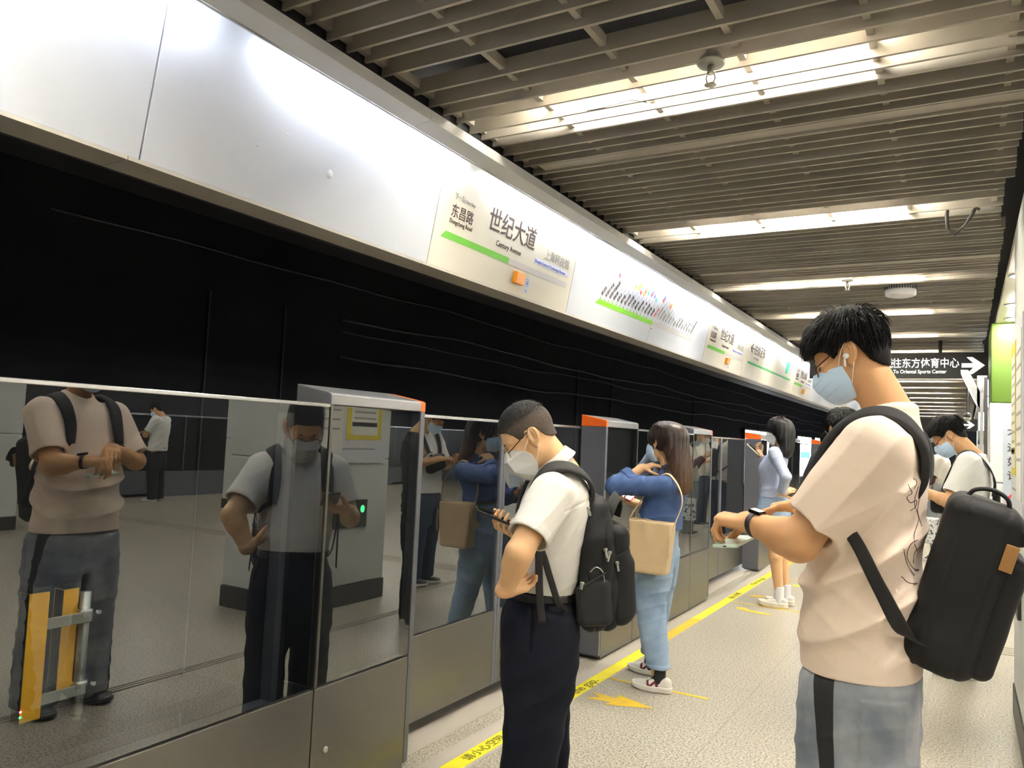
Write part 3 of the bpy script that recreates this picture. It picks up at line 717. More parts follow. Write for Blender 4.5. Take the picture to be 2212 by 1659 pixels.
# ================================================================ modelling kit for people, bags and clothes
f32 = np.float32
def V3(*a): return np.array(a, dtype=np.float64)
def smin(a, b, k):
    h = np.clip(0.5+0.5*(b-a)/k, 0, 1)
    return b+(a-b)*h-k*h*(1-h)
def smax(a, b, k): return -smin(-a, -b, k)
def rc(P, a, b, ra, rb):
    a = np.asarray(a, f32); d = np.asarray(b, f32)-a
    t = np.clip((P-a)@d/max(float(d@d), 1e-9), 0, 1)
    return np.linalg.norm(P-a-t[:, None]*d, axis=1)-(ra+(rb-ra)*t)
def chain(P, pts, rs, k=0.01):
    d = None
    for i in range(len(pts)-1):
        e = rc(P, pts[i], pts[i+1], rs[i], rs[i+1])
        d = e if d is None else smin(d, e, k)
    return d
def ell(P, c, r, R=None):
    q = P-np.asarray(c, f32)
    if R is not None: q = q@np.asarray(R, f32)
    r = np.asarray(r, f32)
    k0 = np.linalg.norm(q/r, axis=1); k1 = np.linalg.norm(q/(r*r), axis=1)
    return k0*(k0-1)/np.maximum(k1, 1e-6)
def rbox(P, c, h, rad, R=None):
    q = P-np.asarray(c, f32)
    if R is not None: q = q@np.asarray(R, f32)
    q = np.abs(q)-(np.asarray(h, f32)-rad)
    return np.linalg.norm(np.maximum(q, 0), axis=1)+np.minimum(q.max(axis=1), 0)-rad
def plane(P, p, n):
    n = np.asarray(n, f32); n = n/np.linalg.norm(n)
    return (P-np.asarray(p, f32))@n
def smooth_table(rows, n=80):
    rows = np.array(rows, float); z = rows[:, 0]
    zz = np.linspace(z[0], z[-1], n); out = [zz]
    for c in range(1, rows.shape[1]):
        y = rows[:, c]; m = np.gradient(y, z)
        i = np.clip(np.searchsorted(z, zz)-1, 0, len(z)-2); h = z[i+1]-z[i]; t = (zz-z[i])/h
        out.append((2*t**3-3*t**2+1)*y[i]+(t**3-2*t**2+t)*h*m[i]+(-2*t**3+3*t**2)*y[i+1]+(t**3-t**2)*h*m[i+1])
    return np.array(out)
class Loft:
    """upright tube: rows of (z, centre f, centre l, half width l, half depth f)"""
    def __init__(s, rows, n=2.3): s.t = smooth_table(rows); s.n = n
    def __call__(s, P, off=0.0, cap=0.02):
        t = s.t; z = P[:, 2]
        cf = np.interp(z, t[0], t[1]); cl = np.interp(z, t[0], t[2]); a = np.interp(z, t[0], t[3])+off; b = np.interp(z, t[0], t[4])+off
        u = np.abs(P[:, 0]-cf)/b; v = np.abs(P[:, 1]-cl)/a
        k = (u**s.n+v**s.n)**(1/s.n)
        d = (k-1)*np.minimum(a, b)*0.92
        return smax(d, np.maximum(t[0][0]-z, z-t[0][-1]), cap)
def wob(P, seed, freq, warp=1.0):
    r = np.random.RandomState(seed); o = np.zeros(len(P), f32)
    for i in range(4):
        k = r.normal(size=3)*freq*(1+.5*i); k2 = r.normal(size=3)*freq*.7
        o += np.sin(P@k.astype(f32)+r.rand()*6+warp*1.6*np.sin(P@k2.astype(f32)+r.rand()*6))/(1+.6*i)
    return o/2.2
def folds(P, seed, dirv, freq, sharp=2.0, warp=1.4):
    """ridged creases whose crests run across dirv"""
    r = np.random.RandomState(seed); d = np.asarray(dirv, f32); d = d/np.linalg.norm(d)
    w = wob(P, seed+5, freq*.33)*warp
    s = np.sin(P@d*freq*6.28+w*3.0)
    return (1-np.abs(s))**sharp*(0.5+0.5*wob(P, seed+9, freq*.5))

def nets(f, lo, hi, h, B=8):
    lo = np.asarray(lo, float); hi = np.asarray(hi, float)
    nb = np.maximum(np.ceil((hi-lo)/(h*B)).astype(int), 1); n = nb*B
    V = np.full(n+1, 1.0, f32)
    c = np.stack(np.meshgrid(*[lo[i]+(np.arange(nb[i])+.5)*B*h for i in range(3)], indexing='ij'), -1).reshape(-1, 3).astype(f32)
    d = f(c); R = B*h*0.87*1.55+0.012
    ids = np.array(np.unravel_index(np.arange(len(c)), nb)).T
    for b in ids[d < -R]:
        s = b*B; V[s[0]:s[0]+B+1, s[1]:s[1]+B+1, s[2]:s[2]+B+1] = -1
    act = ids[np.abs(d) <= R]
    g = np.stack(np.meshgrid(*[np.arange(B+1)]*3, indexing='ij'), -1).reshape(-1, 3)
    for k in range(0, len(act), 400):
        a = act[k:k+400]
        idx = (a[:, None, :]*B+g[None]).reshape(-1, 3)
        val = f((lo+idx*h).astype(f32)).astype(f32)
        V[idx[:, 0], idx[:, 1], idx[:, 2]] = val
    I = V < 0
    X, Y, Z = n
    cs = [(a, b, c_) for a in (0, 1) for b in (0, 1) for c_ in (0, 1)]
    sl = lambda A, o: A[o[0]:o[0]+X, o[1]:o[1]+Y, o[2]:o[2]+Z]
    cnt = sum(sl(I, o).astype(np.uint8) for o in cs)
    m = (cnt > 0) & (cnt < 8)
    cell = np.argwhere(m); N = len(cell)
    if N == 0: return np.zeros((0, 3)), []
    num = np.full(m.shape, -1, np.int64); num[m] = np.arange(N)
    acc = np.zeros((N, 3)); w = np.zeros(N)
    cv = np.stack([V[cell[:, 0]+o[0], cell[:, 1]+o[1], cell[:, 2]+o[2]] for o in cs], 1)
    for i in range(8):
        for j in range(i+1, 8):
            df = np.array(cs[j])-np.array(cs[i])
            if np.abs(df).sum() != 1: continue
            x = (cv[:, i] < 0) != (cv[:, j] < 0)
            t = cv[x, i]/(cv[x, i]-cv[x, j])
            acc[x] += np.array(cs[i])+t[:, None]*df; w[x] += 1
    vs = lo+(cell+acc/w[:, None])*h
    quads = []
    for ax in range(3):
        o = [0, 0, 0]; o[ax] = 1
        a = I[:X, :Y, :Z]; b = I[o[0]:o[0]+X, o[1]:o[1]+Y, o[2]:o[2]+Z]
        e = np.argwhere(a != b)
        u, v = (ax+1) % 3, (ax+2) % 3
        e = e[(e[:, u] > 0) & (e[:, v] > 0)]
        du = np.zeros(3, int); du[u] = 1; dv = np.zeros(3, int); dv[v] = 1
        q = [e-du-dv, e-dv, e, e-du]
        q = np.stack([num[p[:, 0], p[:, 1], p[:, 2]] for p in q], 1)
        fl = a[e[:, 0], e[:, 1], e[:, 2]]
        q[~fl] = q[~fl][:, ::-1]
        quads.append(q[(q >= 0).all(1)])
    return vs, np.concatenate(quads)

class Body:
    """a local frame on the platform: f forward, l to the figure's left, z up"""
    def __init__(s, O, fwd):
        f = V3(fwd[0], fwd[1], 0); s.f = f/np.linalg.norm(f); s.l = V3(-s.f[1], s.f[0], 0); s.O = V3(O[0], O[1], 0)
    def w(s, p):
        p = np.asarray(p, float)
        return s.O+p[..., 0:1]*s.f+p[..., 1:2]*s.l+p[..., 2:3]*V3(0, 0, 1)
    def p(s, f, l, z): return Vector(s.w(V3(f, l, z)))

def mesh_np(name, vs, fs, m, parent, smooth=True, attr=None):
    me = bpy.data.meshes.new(name)
    fs = np.asarray(fs)
    me.vertices.add(len(vs)); me.vertices.foreach_set('co', np.asarray(vs, f32).ravel())
    k = fs.shape[1]
    me.loops.add(fs.size); me.loops.foreach_set('vertex_index', fs.ravel().astype(np.int32))
    me.polygons.add(len(fs)); me.polygons.foreach_set('loop_start', np.arange(0, fs.size, k, dtype=np.int32))
    me.update(calc_edges=True); me.validate()
    if attr is not None:
        a = me.attributes.new('k', 'FLOAT', 'POINT'); a.data.foreach_set('value', np.asarray(attr, f32))
    return link(name, me, m, parent, smooth)

def solid(name, f, regions, m, parent, B=None, attr=None):
    """regions: (lo, hi, cell) boxes in the local frame; all become one mesh"""
    VS, FS, AT, n = [], [], [], 0
    for lo, hi, h in regions:
        v, q = nets(f, lo, hi, h)
        if len(v) == 0: continue
        VS.append(v); FS.append(q+n); n += len(v)
    VS = np.concatenate(VS); FS = np.concatenate(FS)
    at = attr(VS.astype(f32)) if attr else None
    return mesh_np(name, B.w(VS) if B else VS, FS, m, parent, True, at)

def mat2(name, c1, c2, rough=.6, lo=.49, hi=.51, bump=None, spec=None, sss=None, rough2=None):
    """two colours of one surface, split by the point value k"""
    m = mat(name, c1, rough, bump=bump, spec=spec, sss=sss); nt = m.node_tree
    a = nt.nodes.new('ShaderNodeAttribute'); a.attribute_name = 'k'
    r = nt.nodes.new('ShaderNodeValToRGB')
    r.color_ramp.elements[0].position = lo; r.color_ramp.elements[0].color = (*c1, 1)
    r.color_ramp.elements[1].position = hi; r.color_ramp.elements[1].color = (*c2, 1)
    nt.links.new(a.outputs['Fac'], r.inputs[0]); nt.links.new(r.outputs[0], nt.nodes['Principled BSDF'].inputs['Base Color'])
    return m

def rotm(pitch=0, yaw=0, roll=0):
    """columns: local axes in the body frame; pitch>0 looks down, yaw>0 turns left"""
    cp, sp = math.cos(pitch), math.sin(pitch); cy, sy = math.cos(yaw), math.sin(yaw); cr, sr = math.cos(roll), math.sin(roll)
    Rp = np.array([[cp, 0, sp], [0, 1, 0], [-sp, 0, cp]]); Ry = np.array([[cy, -sy, 0], [sy, cy, 0], [0, 0, 1]]); Rr = np.array([[1, 0, 0], [0, cr, -sr], [0, sr, cr]])
    return Ry@Rp@Rr

# --- head, in its own frame (x to the face, y left, z up)
def head_sdf(Q, fem=False):
    j = .92 if fem else 1.0
    d = ell(Q, (-.014, 0, .030), (.098, .0765, .090))
    d = smin(d, ell(Q, (.026, 0, -.040), (.062, .0605*j, .074)), .03)
    d = smin(d, rc(Q, (.058, 0, -.095), (.060, 0, -.104), .023*j, .020*j), .03)
    for s in (-1, 1):
        d = smin(d, rc(Q, (.0, s*.050*j, -.058), (.048, s*.020*j, -.100), .020, .018), .025)
        d = smin(d, ell(Q, (.060, s*.042, -.030), (.022, .020, .018)), .02)
        d = smax(d, -ell(Q, (.094, s*.032, -.008), (.016, .020, .013)), .012)
        d = smin(d, ell(Q, (.0715, s*.032, -.009), (.0145, .0155, .0125)), .004)
    d = smin(d, ell(Q, (.068, 0, .014), (.022, .050, .013)), .016)
    d = smin(d, rc(Q, (.080, 0, .002), (.101, 0, -.036), .008, .0115), .010)
    for s in (-1, 1): d = smin(d, ell(Q, (.088, s*.011, -.041), (.012, .008, .008)), .006)
    d = smin(d, ell(Q, (.083, 0, -.066), (.012, .024, .007)), .006)
    d = smin(d, ell(Q, (.080, 0, -.078), (.012, .020, .007)), .006)
    for s in (-1, 1):
        Re = np.array([[.93, -.30*s, .20], [.28*s, .95, 0], [-.2, .05, .97]]).T
        c = (-.014, s*.0805, -.006)
        e = ell(Q, c, (.0215, .0095, .0335), Re)
        e = smin(e, rc(Q, (-.004, s*.075, -.030), (-.006, s*.076, -.041), .0085, .0065), .006)
        e = smax(e, -ell(Q, (-.011, s*.0915, .000), (.0145, .0105, .0245), Re), .003)
        e = smin(e, chain(Q, [(-.016, s*.084, .014), (-.020, s*.0845, .0), (-.014, s*.083, -.016)], [.0026, .003, .003], .003), .002)
        e = smin(e, rc(Q, (-.001, s*.080, -.012), (.003, s*.076, -.004), .004, .0035), .003)
        d = smin(d, e, .004)
    return d
def hand_sdf(P, wrist, ex, ez, side, curls, s=1.0, thumb=(.5, .5), spread=.06):
    """side +1 left hand, -1 right; ez = back of the hand; curls: per finger (c1,c2,c3)"""
    ex = np.asarray(ex, float); ex /= np.linalg.norm(ex); ez = np.asarray(ez, float); ez -= ex*(ez@ex); ez /= np.linalg.norm(ez)
    ey = np.cross(ez, ex)*(-side)      # towards the thumb
    w = np.asarray(wrist, float)
    L = lambda a, b, c: w+s*(a*ex+b*ey+c*ez)
    R = np.stack([ex, ey, ez], 1)
    d = rbox(P, L(.046, 0, -.001), (.044*s, .037*s, .0135*s), .0125*s, R)
    d = smin(d, rc(P, L(-.02, 0, 0), L(.012, 0, 0), .024*s, .022*s), .018*s)
    d = smin(d, ell(P, L(.030, .022, -.010), (.032*s, .016*s, .013*s), R), .012*s)
    d = smin(d, ell(P, L(.035, -.024, -.008), (.034*s, .013*s, .011*s), R), .012*s)
    lens = ((.043, .026, .021), (.047, .029, .022), (.043, .027, .021), (.034, .021, .018))
    ys = (.029, .0095, -.0105, -.029); rr = (.0086, .0088, .0083, .0074)
    for i in range(4):
        p = L(.086-(.006 if i in (0, 2) else 0)-(.014 if i == 3 else 0), ys[i], 0); a = 0
        sp = (1.5-i)*spread
        pts = [p-ex*.012*s, p]; rs = [rr[i]*s, rr[i]*1.04*s]
        for c, l in zip(curls[i], lens[i]):
            a += c
            dv = math.cos(a)*(ex*math.cos(sp)+ey*math.sin(sp))-math.sin(a)*ez
            p = p+dv*l*s; pts.append(p); rs.append(rs[-1]*.93)
        d = smin(d, chain(P, pts, rs, .004*s), .006*s)
    t0 = L(.018, .026, -.008)
    dv = .62*ex+.75*(1-thumb[1]*.6)*ey-(.25+thumb[1]*.75)*ez; dv /= np.linalg.norm(dv)
    p1 = t0+dv*.036*s; d2 = dv+ex*.6*thumb[0]-ez*.15; d2 /= np.linalg.norm(d2)
    p2 = p1+d2*.032*s; d3 = d2+ex*.5*thumb[0]-ey*.25*thumb[0]; d3 /= np.linalg.norm(d3)
    p3 = p2+d3*.024*s
    d = smin(d, chain(P, [t0, p1, p2, p3], [.0145*s, .0115*s, .0100*s, .0078*s], .005*s), .010*s)
    return d

def hair_strands(head, n, region, flow, length, layer, steps=10, seed=1, grav=None, rad=.0013, body=None, lift=0.0, jitter=.18, stop=None):
    """combs n hairs over the head surface; returns tube mesh in the head frame"""
    r = np.random.RandomState(seed)
    d = r.normal(size=(n*6, 3)); d /= np.linalg.norm(d, axis=1)[:, None]
    p = d*.22+V3(-.01, 0, .01)
    for _ in range(14): p = p-d*np.maximum(head(p.astype(f32)), -.02)[:, None]*.9
    ok = region(p); p = p[ok][:n]; n = len(p)
    def grad(x):
        e = .003; g = np.zeros_like(x)
        for i in range(3):
            o = np.zeros(3); o[i] = e; g[:, i] = head((x+o).astype(f32))-head((x-o).astype(f32))
        return g/np.maximum(np.linalg.norm(g, axis=1), 1e-6)[:, None]
    Ln = length(p)*(1+r.uniform(-jitter, jitter*.6, n)); off0 = layer(p)*r.uniform(.35, 1.0, n)
    jit = r.normal(size=(n, 3))*.10
    T = np.zeros((n, steps+1, 3)); x = p.copy(); t = None
    live = np.ones(n, bool)
    for k in range(steps+1):
        if stop is not None and k:
            live &= ~stop(x); x = np.where(live[:, None], x, T[:, k-1])
        T[:, k] = x
        g = grad(x); fl = flow(x, k/steps)+jit
        dist = head(x.astype(f32))
        near = np.clip(1-(dist-.03)/.03, 0, 1)[:, None]
        v = fl-g*np.sum(fl*g, axis=1)[:, None]*near
        if grav is not None: v = v*(near*.8+.2)+grav*(1-near*.65)
        v /= np.maximum(np.linalg.norm(v, axis=1), 1e-6)[:, None]
        t = v if t is None else .45*t+.55*v
        t /= np.linalg.norm(t, axis=1)[:, None]
        x = x+t*(Ln/steps)[:, None]
        o = off0*min(1, .25+k/steps*2.2)
        dd = head(x.astype(f32)); push = np.where(dd < o, o-dd, np.where(dd < .03, (o-dd)*.5, 0))
        x = x+grad(x)*push[:, None]
        if body is not None:
            for _ in range(2):
                bd = body(x); x = x+bd
    return strand_mesh(T, rad, seed)
def strand_mesh(T, rad, seed=0):
    n, m, _ = T.shape
    d = np.gradient(T, axis=1); d /= np.maximum(np.linalg.norm(d, axis=2), 1e-6)[..., None]
    a = np.cross(d, V3(.3, .9, .2)); a /= np.maximum(np.linalg.norm(a, axis=2), 1e-6)[..., None]; b = np.cross(d, a)
    pr = np.interp(np.linspace(0, 1, m), [0, .15, .6, 1], [.7, 1, .9, .12])*rad
    rv = np.random.RandomState(seed).uniform(.6, 1.3, n)
    R = (pr[None]*rv[:, None])[..., None]
    vs = np.stack([T+a*R, T+b*R, T-a*R*.7-b*R*.7], 2).reshape(-1, 3)
    i, k = np.meshgrid(np.arange(n), np.arange(m-1), indexing='ij'); base = (i*m+k).ravel()*3
    fs = np.concatenate([np.stack([base+j, base+(j+1) % 3, base+3+(j+1) % 3, base+3+j], 1) for j in range(3)])
    return vs, fs

def spline(pts, n=8):
    P = [np.asarray(p, float) for p in pts]; P = [2*P[0]-P[1]]+P+[2*P[-1]-P[-2]]; out = []
    for i in range(1, len(P)-2):
        for t in np.linspace(0, 1, n, endpoint=False):
            out.append(.5*((2*P[i])+(P[i+1]-P[i-1])*t+(2*P[i-1]-5*P[i]+4*P[i+1]-P[i+2])*t*t+(3*P[i]-P[i-1]-3*P[i+1]+P[i+2])*t**3))
    return np.array(out+[P[-2]])
def ribbon(name, pts, wdir, width, thick, m, parent, B=None, n=8, smooth=True):
    """padded strap along pts; wdir: width direction (one, or one per control point)"""
    S_ = spline(pts, n); W = np.asarray(wdir, float)
    W = np.tile(W, (len(S_), 1)) if W.ndim == 1 else spline(W, n)
    wd = spline([[w] for w in width], n)[:, 0] if isinstance(width, (list, tuple)) else np.full(len(S_), width)
    T = np.gradient(S_, axis=0); T /= np.linalg.norm(T, axis=1)[:, None]
    W = W-T*np.sum(W*T, axis=1)[:, None]; W /= np.linalg.norm(W, axis=1)[:, None]; N_ = np.cross(T, W)
    prof = [(-.5, 0), (-.46, .38), (-.30, .5), (.30, .5), (.46, .38), (.5, 0), (.46, -.38), (.30, -.5), (-.30, -.5), (-.46, -.38)]
    vs = np.stack([S_+W*(a*wd)[:, None]+N_*(b*thick) for a, b in prof], 1); k = len(prof)
    L_ = len(S_); vs = vs.reshape(-1, 3)
    fs = [(i*k+j, i*k+(j+1) % k, (i+1)*k+(j+1) % k, (i+1)*k+j) for i in range(L_-1) for j in range(k)]
    mb = MB().add(B.w(vs) if B else vs, fs+[tuple(range(k-1, -1, -1)), tuple((L_-1)*k+j for j in range(k))])
    return mb.build(name, m, parent, smooth)
def rod(name, pts, r, m, parent, B=None, n=6, s=8):
    S_ = spline(pts, n); S_ = B.w(S_) if B else S_
    return MB().tube([tuple(p) for p in S_], r, s).build(name, m, parent, True)
def rbx(name, c, h, rad, R, m, parent, B=None, seg=3):
    """rounded slab, axes = columns of R, in the local frame"""
    R = np.asarray(R, float); mb = MB()
    v = [np.asarray(c)+R@np.array([a*h[0], b*h[1], e*h[2]]) for a in (-1, 1) for b in (-1, 1) for e in (-1, 1)]
    mb.add(B.w(np.array(v)) if B else v, [(0, 1, 3, 2), (4, 6, 7, 5), (0, 4, 5, 1), (2, 3, 7, 6), (0, 2, 6, 4), (1, 5, 7, 3)])
    return mb.build(name, m, parent, False, bevel=rad, seg=seg)
def frame3(x, z):
    x = np.asarray(x, float); x = x/np.linalg.norm(x); z = np.asarray(z, float); z = z-x*(z@x); z /= np.linalg.norm(z)
    return np.stack([x, np.cross(z, x), z], 1)
# ================================================================ people
SKIN = {}
def skin_mat(key, c): 
    if key not in SKIN: SKIN[key] = mat('skin_'+key, c, .5, spec=.35, bump=(220, .06, .002), sss=.12)
    return SKIN[key]
M['hair_black'] = mat('black_hair', (0.009, 0.008, 0.008), .48, spec=.4)
M['hair_under'] = mat('matt_black_hair', (0.009, 0.008, 0.008), .75, spec=.25, bump=(150, .25, .003))
M['mask_white'] = mat('white_mask_fabric', (.78, .78, .77), .8)
M['mask_blue'] = mat('pale_blue_mask_fabric', (.54, .73, .95), .75)
M['loop'] = mat('white_elastic', (.80, .77, .72), .7)
M['frame_dark'] = mat('dark_glasses_frame', (.05, .03, .025), .3, .6)
M['gold'] = mat('gold_glasses_frame', (.75, .52, .20), .25, .9)
M['lens'] = glass_mat('spectacle_lens', 1.25, (.97, .97, .97))
M['brow'] = mat('eyebrow_hair', (.02, .016, .014), .7)
M['lash'] = mat('lash_line', (.03, .018, .014), .6)
M['nylon'] = mat('black_nylon', (.013, .013, .014), .62, bump=(420, .12, .002), spec=.35)
M['nylon_in'] = mat('black_padding', (.018, .018, .019), .75, bump=(240, .3, .003))
M['webbing'] = mat('black_webbing', (.016, .015, .015), .7)
M['phone_black'] = mat('black_phone', (.015, .015, .017), .3)
M['phone_glass'] = mat('dark_phone_glass', (.01, .01, .012), .08)

def arm_fn(sh, el, wr, hand, r=(.050, .042, .041, .026), flat=None):
    sh, el, wr = map(lambda a: np.asarray(a, float), (sh, el, wr))
    mid = el+(wr-el)*.28
    def f(P):
        d = chain(P, [sh, el, mid, wr], r, .018)
        if hand is not None:
            d = smin(d, hand(P), .014)
        return d
    return f
def box_of(pts, m):
    p = np.array(pts, float); return p.min(0)-m, p.max(0)+m

class Figure:
    def __init__(s, label, O, fwd, head, nb, torso, arms, legs, skin, group=None, fem=False, hh=.0032, ha=.0034, bare_legs=False, neck_r=(.055, .062)):
        s.B = Body(O, fwd); s.fem = fem
        s.root = thing('person', label, 'person', tuple(s.B.p(0, 0, 0)), group)
        s.cen = V3(*head[0]); s.R = rotm(*head[1]); s.s = head[2]; s.nb = V3(*nb)
        s.torso = Loft(torso) if torso is not None else None
        s.arms = arms; s.legs = legs
        hb = s.H((-.030, 0, -.055))
        def fhead(P):
            d = head_sdf((P-s.cen)@s.R/s.s, fem)*s.s
            d = smin(d, rc(P, hb, s.nb, neck_r[0]*s.s*(.86 if fem else 1), neck_r[1]*(.86 if fem else 1)), .025)
            return smax(d, plane(P, s.nb+V3(0, 0, -.075), (0, 0, -1)), .01)
        regs = [(*box_of([s.cen-.145*s.s, s.cen+.145*s.s, s.nb-V3(.075, .075, .08), s.nb+V3(.075, .075, 0)], .0), hh, fhead)]
        for (sh, el, wr, hd, tip, r) in arms:
            fn = arm_fn(sh, el, wr, hd, r)
            lo, hi = box_of([sh, el, wr, tip], .10)
            regs.append((lo, hi, ha, fn))
        def fcore(P):
            d = s.torso(P, -.020) if s.torso else np.full(len(P), 1.0, f32)
            for (a, b, c_, rr) in legs: d = smin(d, chain(P, [a, b, c_], rr, .03), .04)
            return d
        pts = [p for l in legs for p in l[:3]]
        if s.torso: pts += [(0, 0, s.torso.t[0][0]), (0, 0, s.torso.t[0][-1])]
        lo, hi = box_of(pts, (.26, .26, .06))
        regs.append((lo, hi, .007 if bare_legs else .012, fcore))
        VS, FS, n = [], [], 0
        for lo, hi, h, fn in regs:
            v, q = nets(fn, lo, hi, h)
            if len(v) == 0: continue
            VS.append(v); FS.append(q+n); n += len(v)
        s.skin = skin
        s.body = mesh_np('body', s.B.w(np.concatenate(VS)), np.concatenate(FS), skin, s.root)
    def H(s, p): return s.cen+s.R@(np.asarray(p, float)*s.s)
    def Hs(s, pts): return [s.H(p) for p in pts]
    def hp(s, name, pts, r, m, parent=None, n=6, seg=6): return rod(name, s.Hs(pts), r*s.s, m, parent or s.root, s.B, n, seg)
    def part(s, name, fn, lo, hi, h, m, attr=None, parent=None):
        return solid(name, fn, [(lo, hi, h)], m, parent or s.root, s.B, attr)
    def head_part(s, name, fn, lo, hi, h, m, attr=None):
        v, q = nets(fn, lo, hi, h)
        at = attr(v.astype(f32)) if attr else None
        return mesh_np(name, s.B.w(s.cen+(v*s.s)@s.R.T), q, m, s.root, True, at)
    def strands(s, name, vf, m, attr=None):
        v, q = vf; at = attr(s.cen+(v*s.s)@s.R.T) if attr else None
        return mesh_np(name, s.B.w(s.cen+(v*s.s)@s.R.T), q, m, s.root, True, at)
    def eyes(s, brow=True):
        for k in (-1, 1):
            if brow: s.hp('eyebrow', [(.0875, k*.014, .012), (.084, k*.030, .0165), (.066, k*.050, .013)], .0036, 'brow')
            s.hp('eyelash', [(.0835, k*.021, -.0125), (.0865, k*.032, -.0135), (.0775, k*.0455, -.0095)], .0024, 'lash')
    def glasses(s, front, temple, zoff=0.0):
        g = None
        for k in (-1, 1):
            ring = [(.0985-.010*abs(math.sin(a*.5))*(1 if math.cos(a) < 2 else 0)*0-.006*max(0, math.cos(a)), k*(.033+.0235*math.cos(a)), -.016+zoff+.020*math.sin(a)) for a in np.linspace(0, 2*math.pi, 17)]
            o = s.hp('glasses_rim', ring, .0015, front)
            cen = MB(); pts = s.B.w(np.array(s.Hs(ring[:-1])))
            cen.add(pts, [tuple(range(16))]).build('lens', 'lens', o)
            s.hp('glasses_temple', [(.092, k*.0575, -.012+zoff), (.085, k*.066, -.010+zoff), (.04, k*.0735, .004+zoff), (-.002, k*.078, .016+zoff), (-.020, k*.080, .010+zoff)], .0019, temple)
        s.hp('glasses_bridge', [(.0985, .0095, -.010+zoff), (.102, 0, -.007+zoff), (.0985, -.0095, -.010+zoff)], .0015, front)
    def surgical_mask(s, m='mask_blue', flare=1.0):
        def f(Q):
            base = smin(head_sdf_simple(Q), ell(Q, (.050, 0, -.062), (.064, .055, .060)), .03)
            base = smin(base, rc(Q, (.088, 0, -.022), (.103, 0, -.050), .012, .016), .02)
            u = (Q[:, 2]+.072+(Q[:, 0]-.10)*.30)/.026
            b2 = base-.0055+.0022*(u-np.floor(u)-.5)*np.clip((Q[:, 0]-.035)*30, 0, 1)*np.clip((.045-np.abs(Q[:, 2]+.075))*60, 0, 1)
            d = b2
            d = smax(d, plane(Q, (.104, 0, -.020), (-.16, 0, 1)), .002)
            d = smax(d, -(Q[:, 0]-.018-.10*np.abs(Q[:, 2]+.075)), .002)
            d = smax(d, -(Q[:, 2]+.128), .003)
            return d
        o = s.head_part('face_mask', f, (-.0, -.10, -.16), (.14, .10, .01), .0025, m)
        s.hp('nose_wire', [(.060, -.050, -.0265), (.092, -.022, -.0225), (.109, 0, -.022), (.092, .022, -.0225), (.060, .050, -.0265)], .0022, 'mask_white')
        for k in (-1, 1):
            s.hp('ear_loop', [(.034, k*.0665, -.036), (.010, k*.079, .000), (-.012, k*.0835, .020), (-.024, k*.083, .010)], .0014, 'loop')
            s.hp('ear_loop', [(.020, k*.062, -.092), (.002, k*.074, -.062), (-.014, k*.082, -.036), (-.026, k*.082, -.012)], .0014, 'loop')
        return o
    def folded_mask(s, m='mask_white'):
        C_ = [(.101, 0, -.012), (.122, 0, -.040), (.121, 0, -.078), (.082, 0, -.136)]
        Sd = [(.074, .060, -.012), (.044, .0775, -.032), (.026, .0795, -.058), (.024, .075, -.094), (.046, .058, -.136)]
        Md = [(.093, .038, -.004), (.112, .043, -.040), (.108, .043, -.082), (.070, .034, -.140)]
        v = list(C_)+Md+Sd+[(x, -y, z) for x, y, z in Md+Sd]
        f = []
        for o, fl in ((4, 0), (13, 1)):
            m_ = o; o = o+4
            t = [(0, 1, m_+1, m_), (1, 2, m_+2, m_+1), (2, 3, m_+3, m_+2), (m_, m_+1, o+1, o), (m_+1, o+2, o+1), (m_+1, m_+2, o+3, o+2), (m_+2, m_+3, o+4, o+3)]
            f += [q[::-1] if fl else q for q in t]
        mb = MB(); mb.add(s.B.w(np.array(s.Hs(v))), f)
        o = mb.build('face_mask', m, s.root, False)
        md = o.modifiers.new('thick', 'SOLIDIFY'); md.thickness = .0022; md.offset = 1
        for k in (-1, 1):
            s.hp('ear_loop', [(.042, k*.078, -.032), (.008, k*.079, -.005), (-.010, k*.084, .022), (-.024, k*.083, .012)], .0014, 'loop')
            s.hp('ear_loop', [(.026, k*.077, -.090), (-.002, k*.077, -.058), (-.014, k*.083, -.034), (-.026, k*.082, -.012)], .0014, 'loop')
        return o
    def hair_cap(s, name, hl, off, m, amp=.003, freq=30, seed=3, h=.003, extra=None, attr=None):
        def f(Q):
            d = ell(Q, (-.014, 0, .030), (.098, .0765, .090))
            d = smin(smin(d, ell(Q, (-.030, 0, -.030), (.066, .056, .06)), .02), ell(Q, (-.046, 0, -.060), (.046, .048, .05)), .02)-off(Q)
            d = d+amp*wob(Q*np.array((1, 1.4, .5), f32), seed, freq)
            if extra: d = extra(Q, d)
            return smax(d, -(Q[:, 2]-hl(Q)), .008)
        return s.head_part(name, f, (-.16, -.14, -.14), (.15, .14, .19), h, m, attr)
def head_sdf_simple(Q):
    d = ell(Q, (-.014, 0, .030), (.098, .0765, .090))
    d = smin(d, ell(Q, (.026, 0, -.040), (.062, .0605, .074)), .03)
    d = smin(d, rc(Q, (.058, 0, -.095), (.060, 0, -.104), .023, .020), .03)
    for s in (-1, 1): d = smin(d, rc(Q, (.0, s*.050, -.058), (.048, s*.020, -.100), .020, .018), .025)
    return d
def hairline(xs, zs): return lambda Q: np.interp(Q[:, 0], xs, zs).astype(f32)

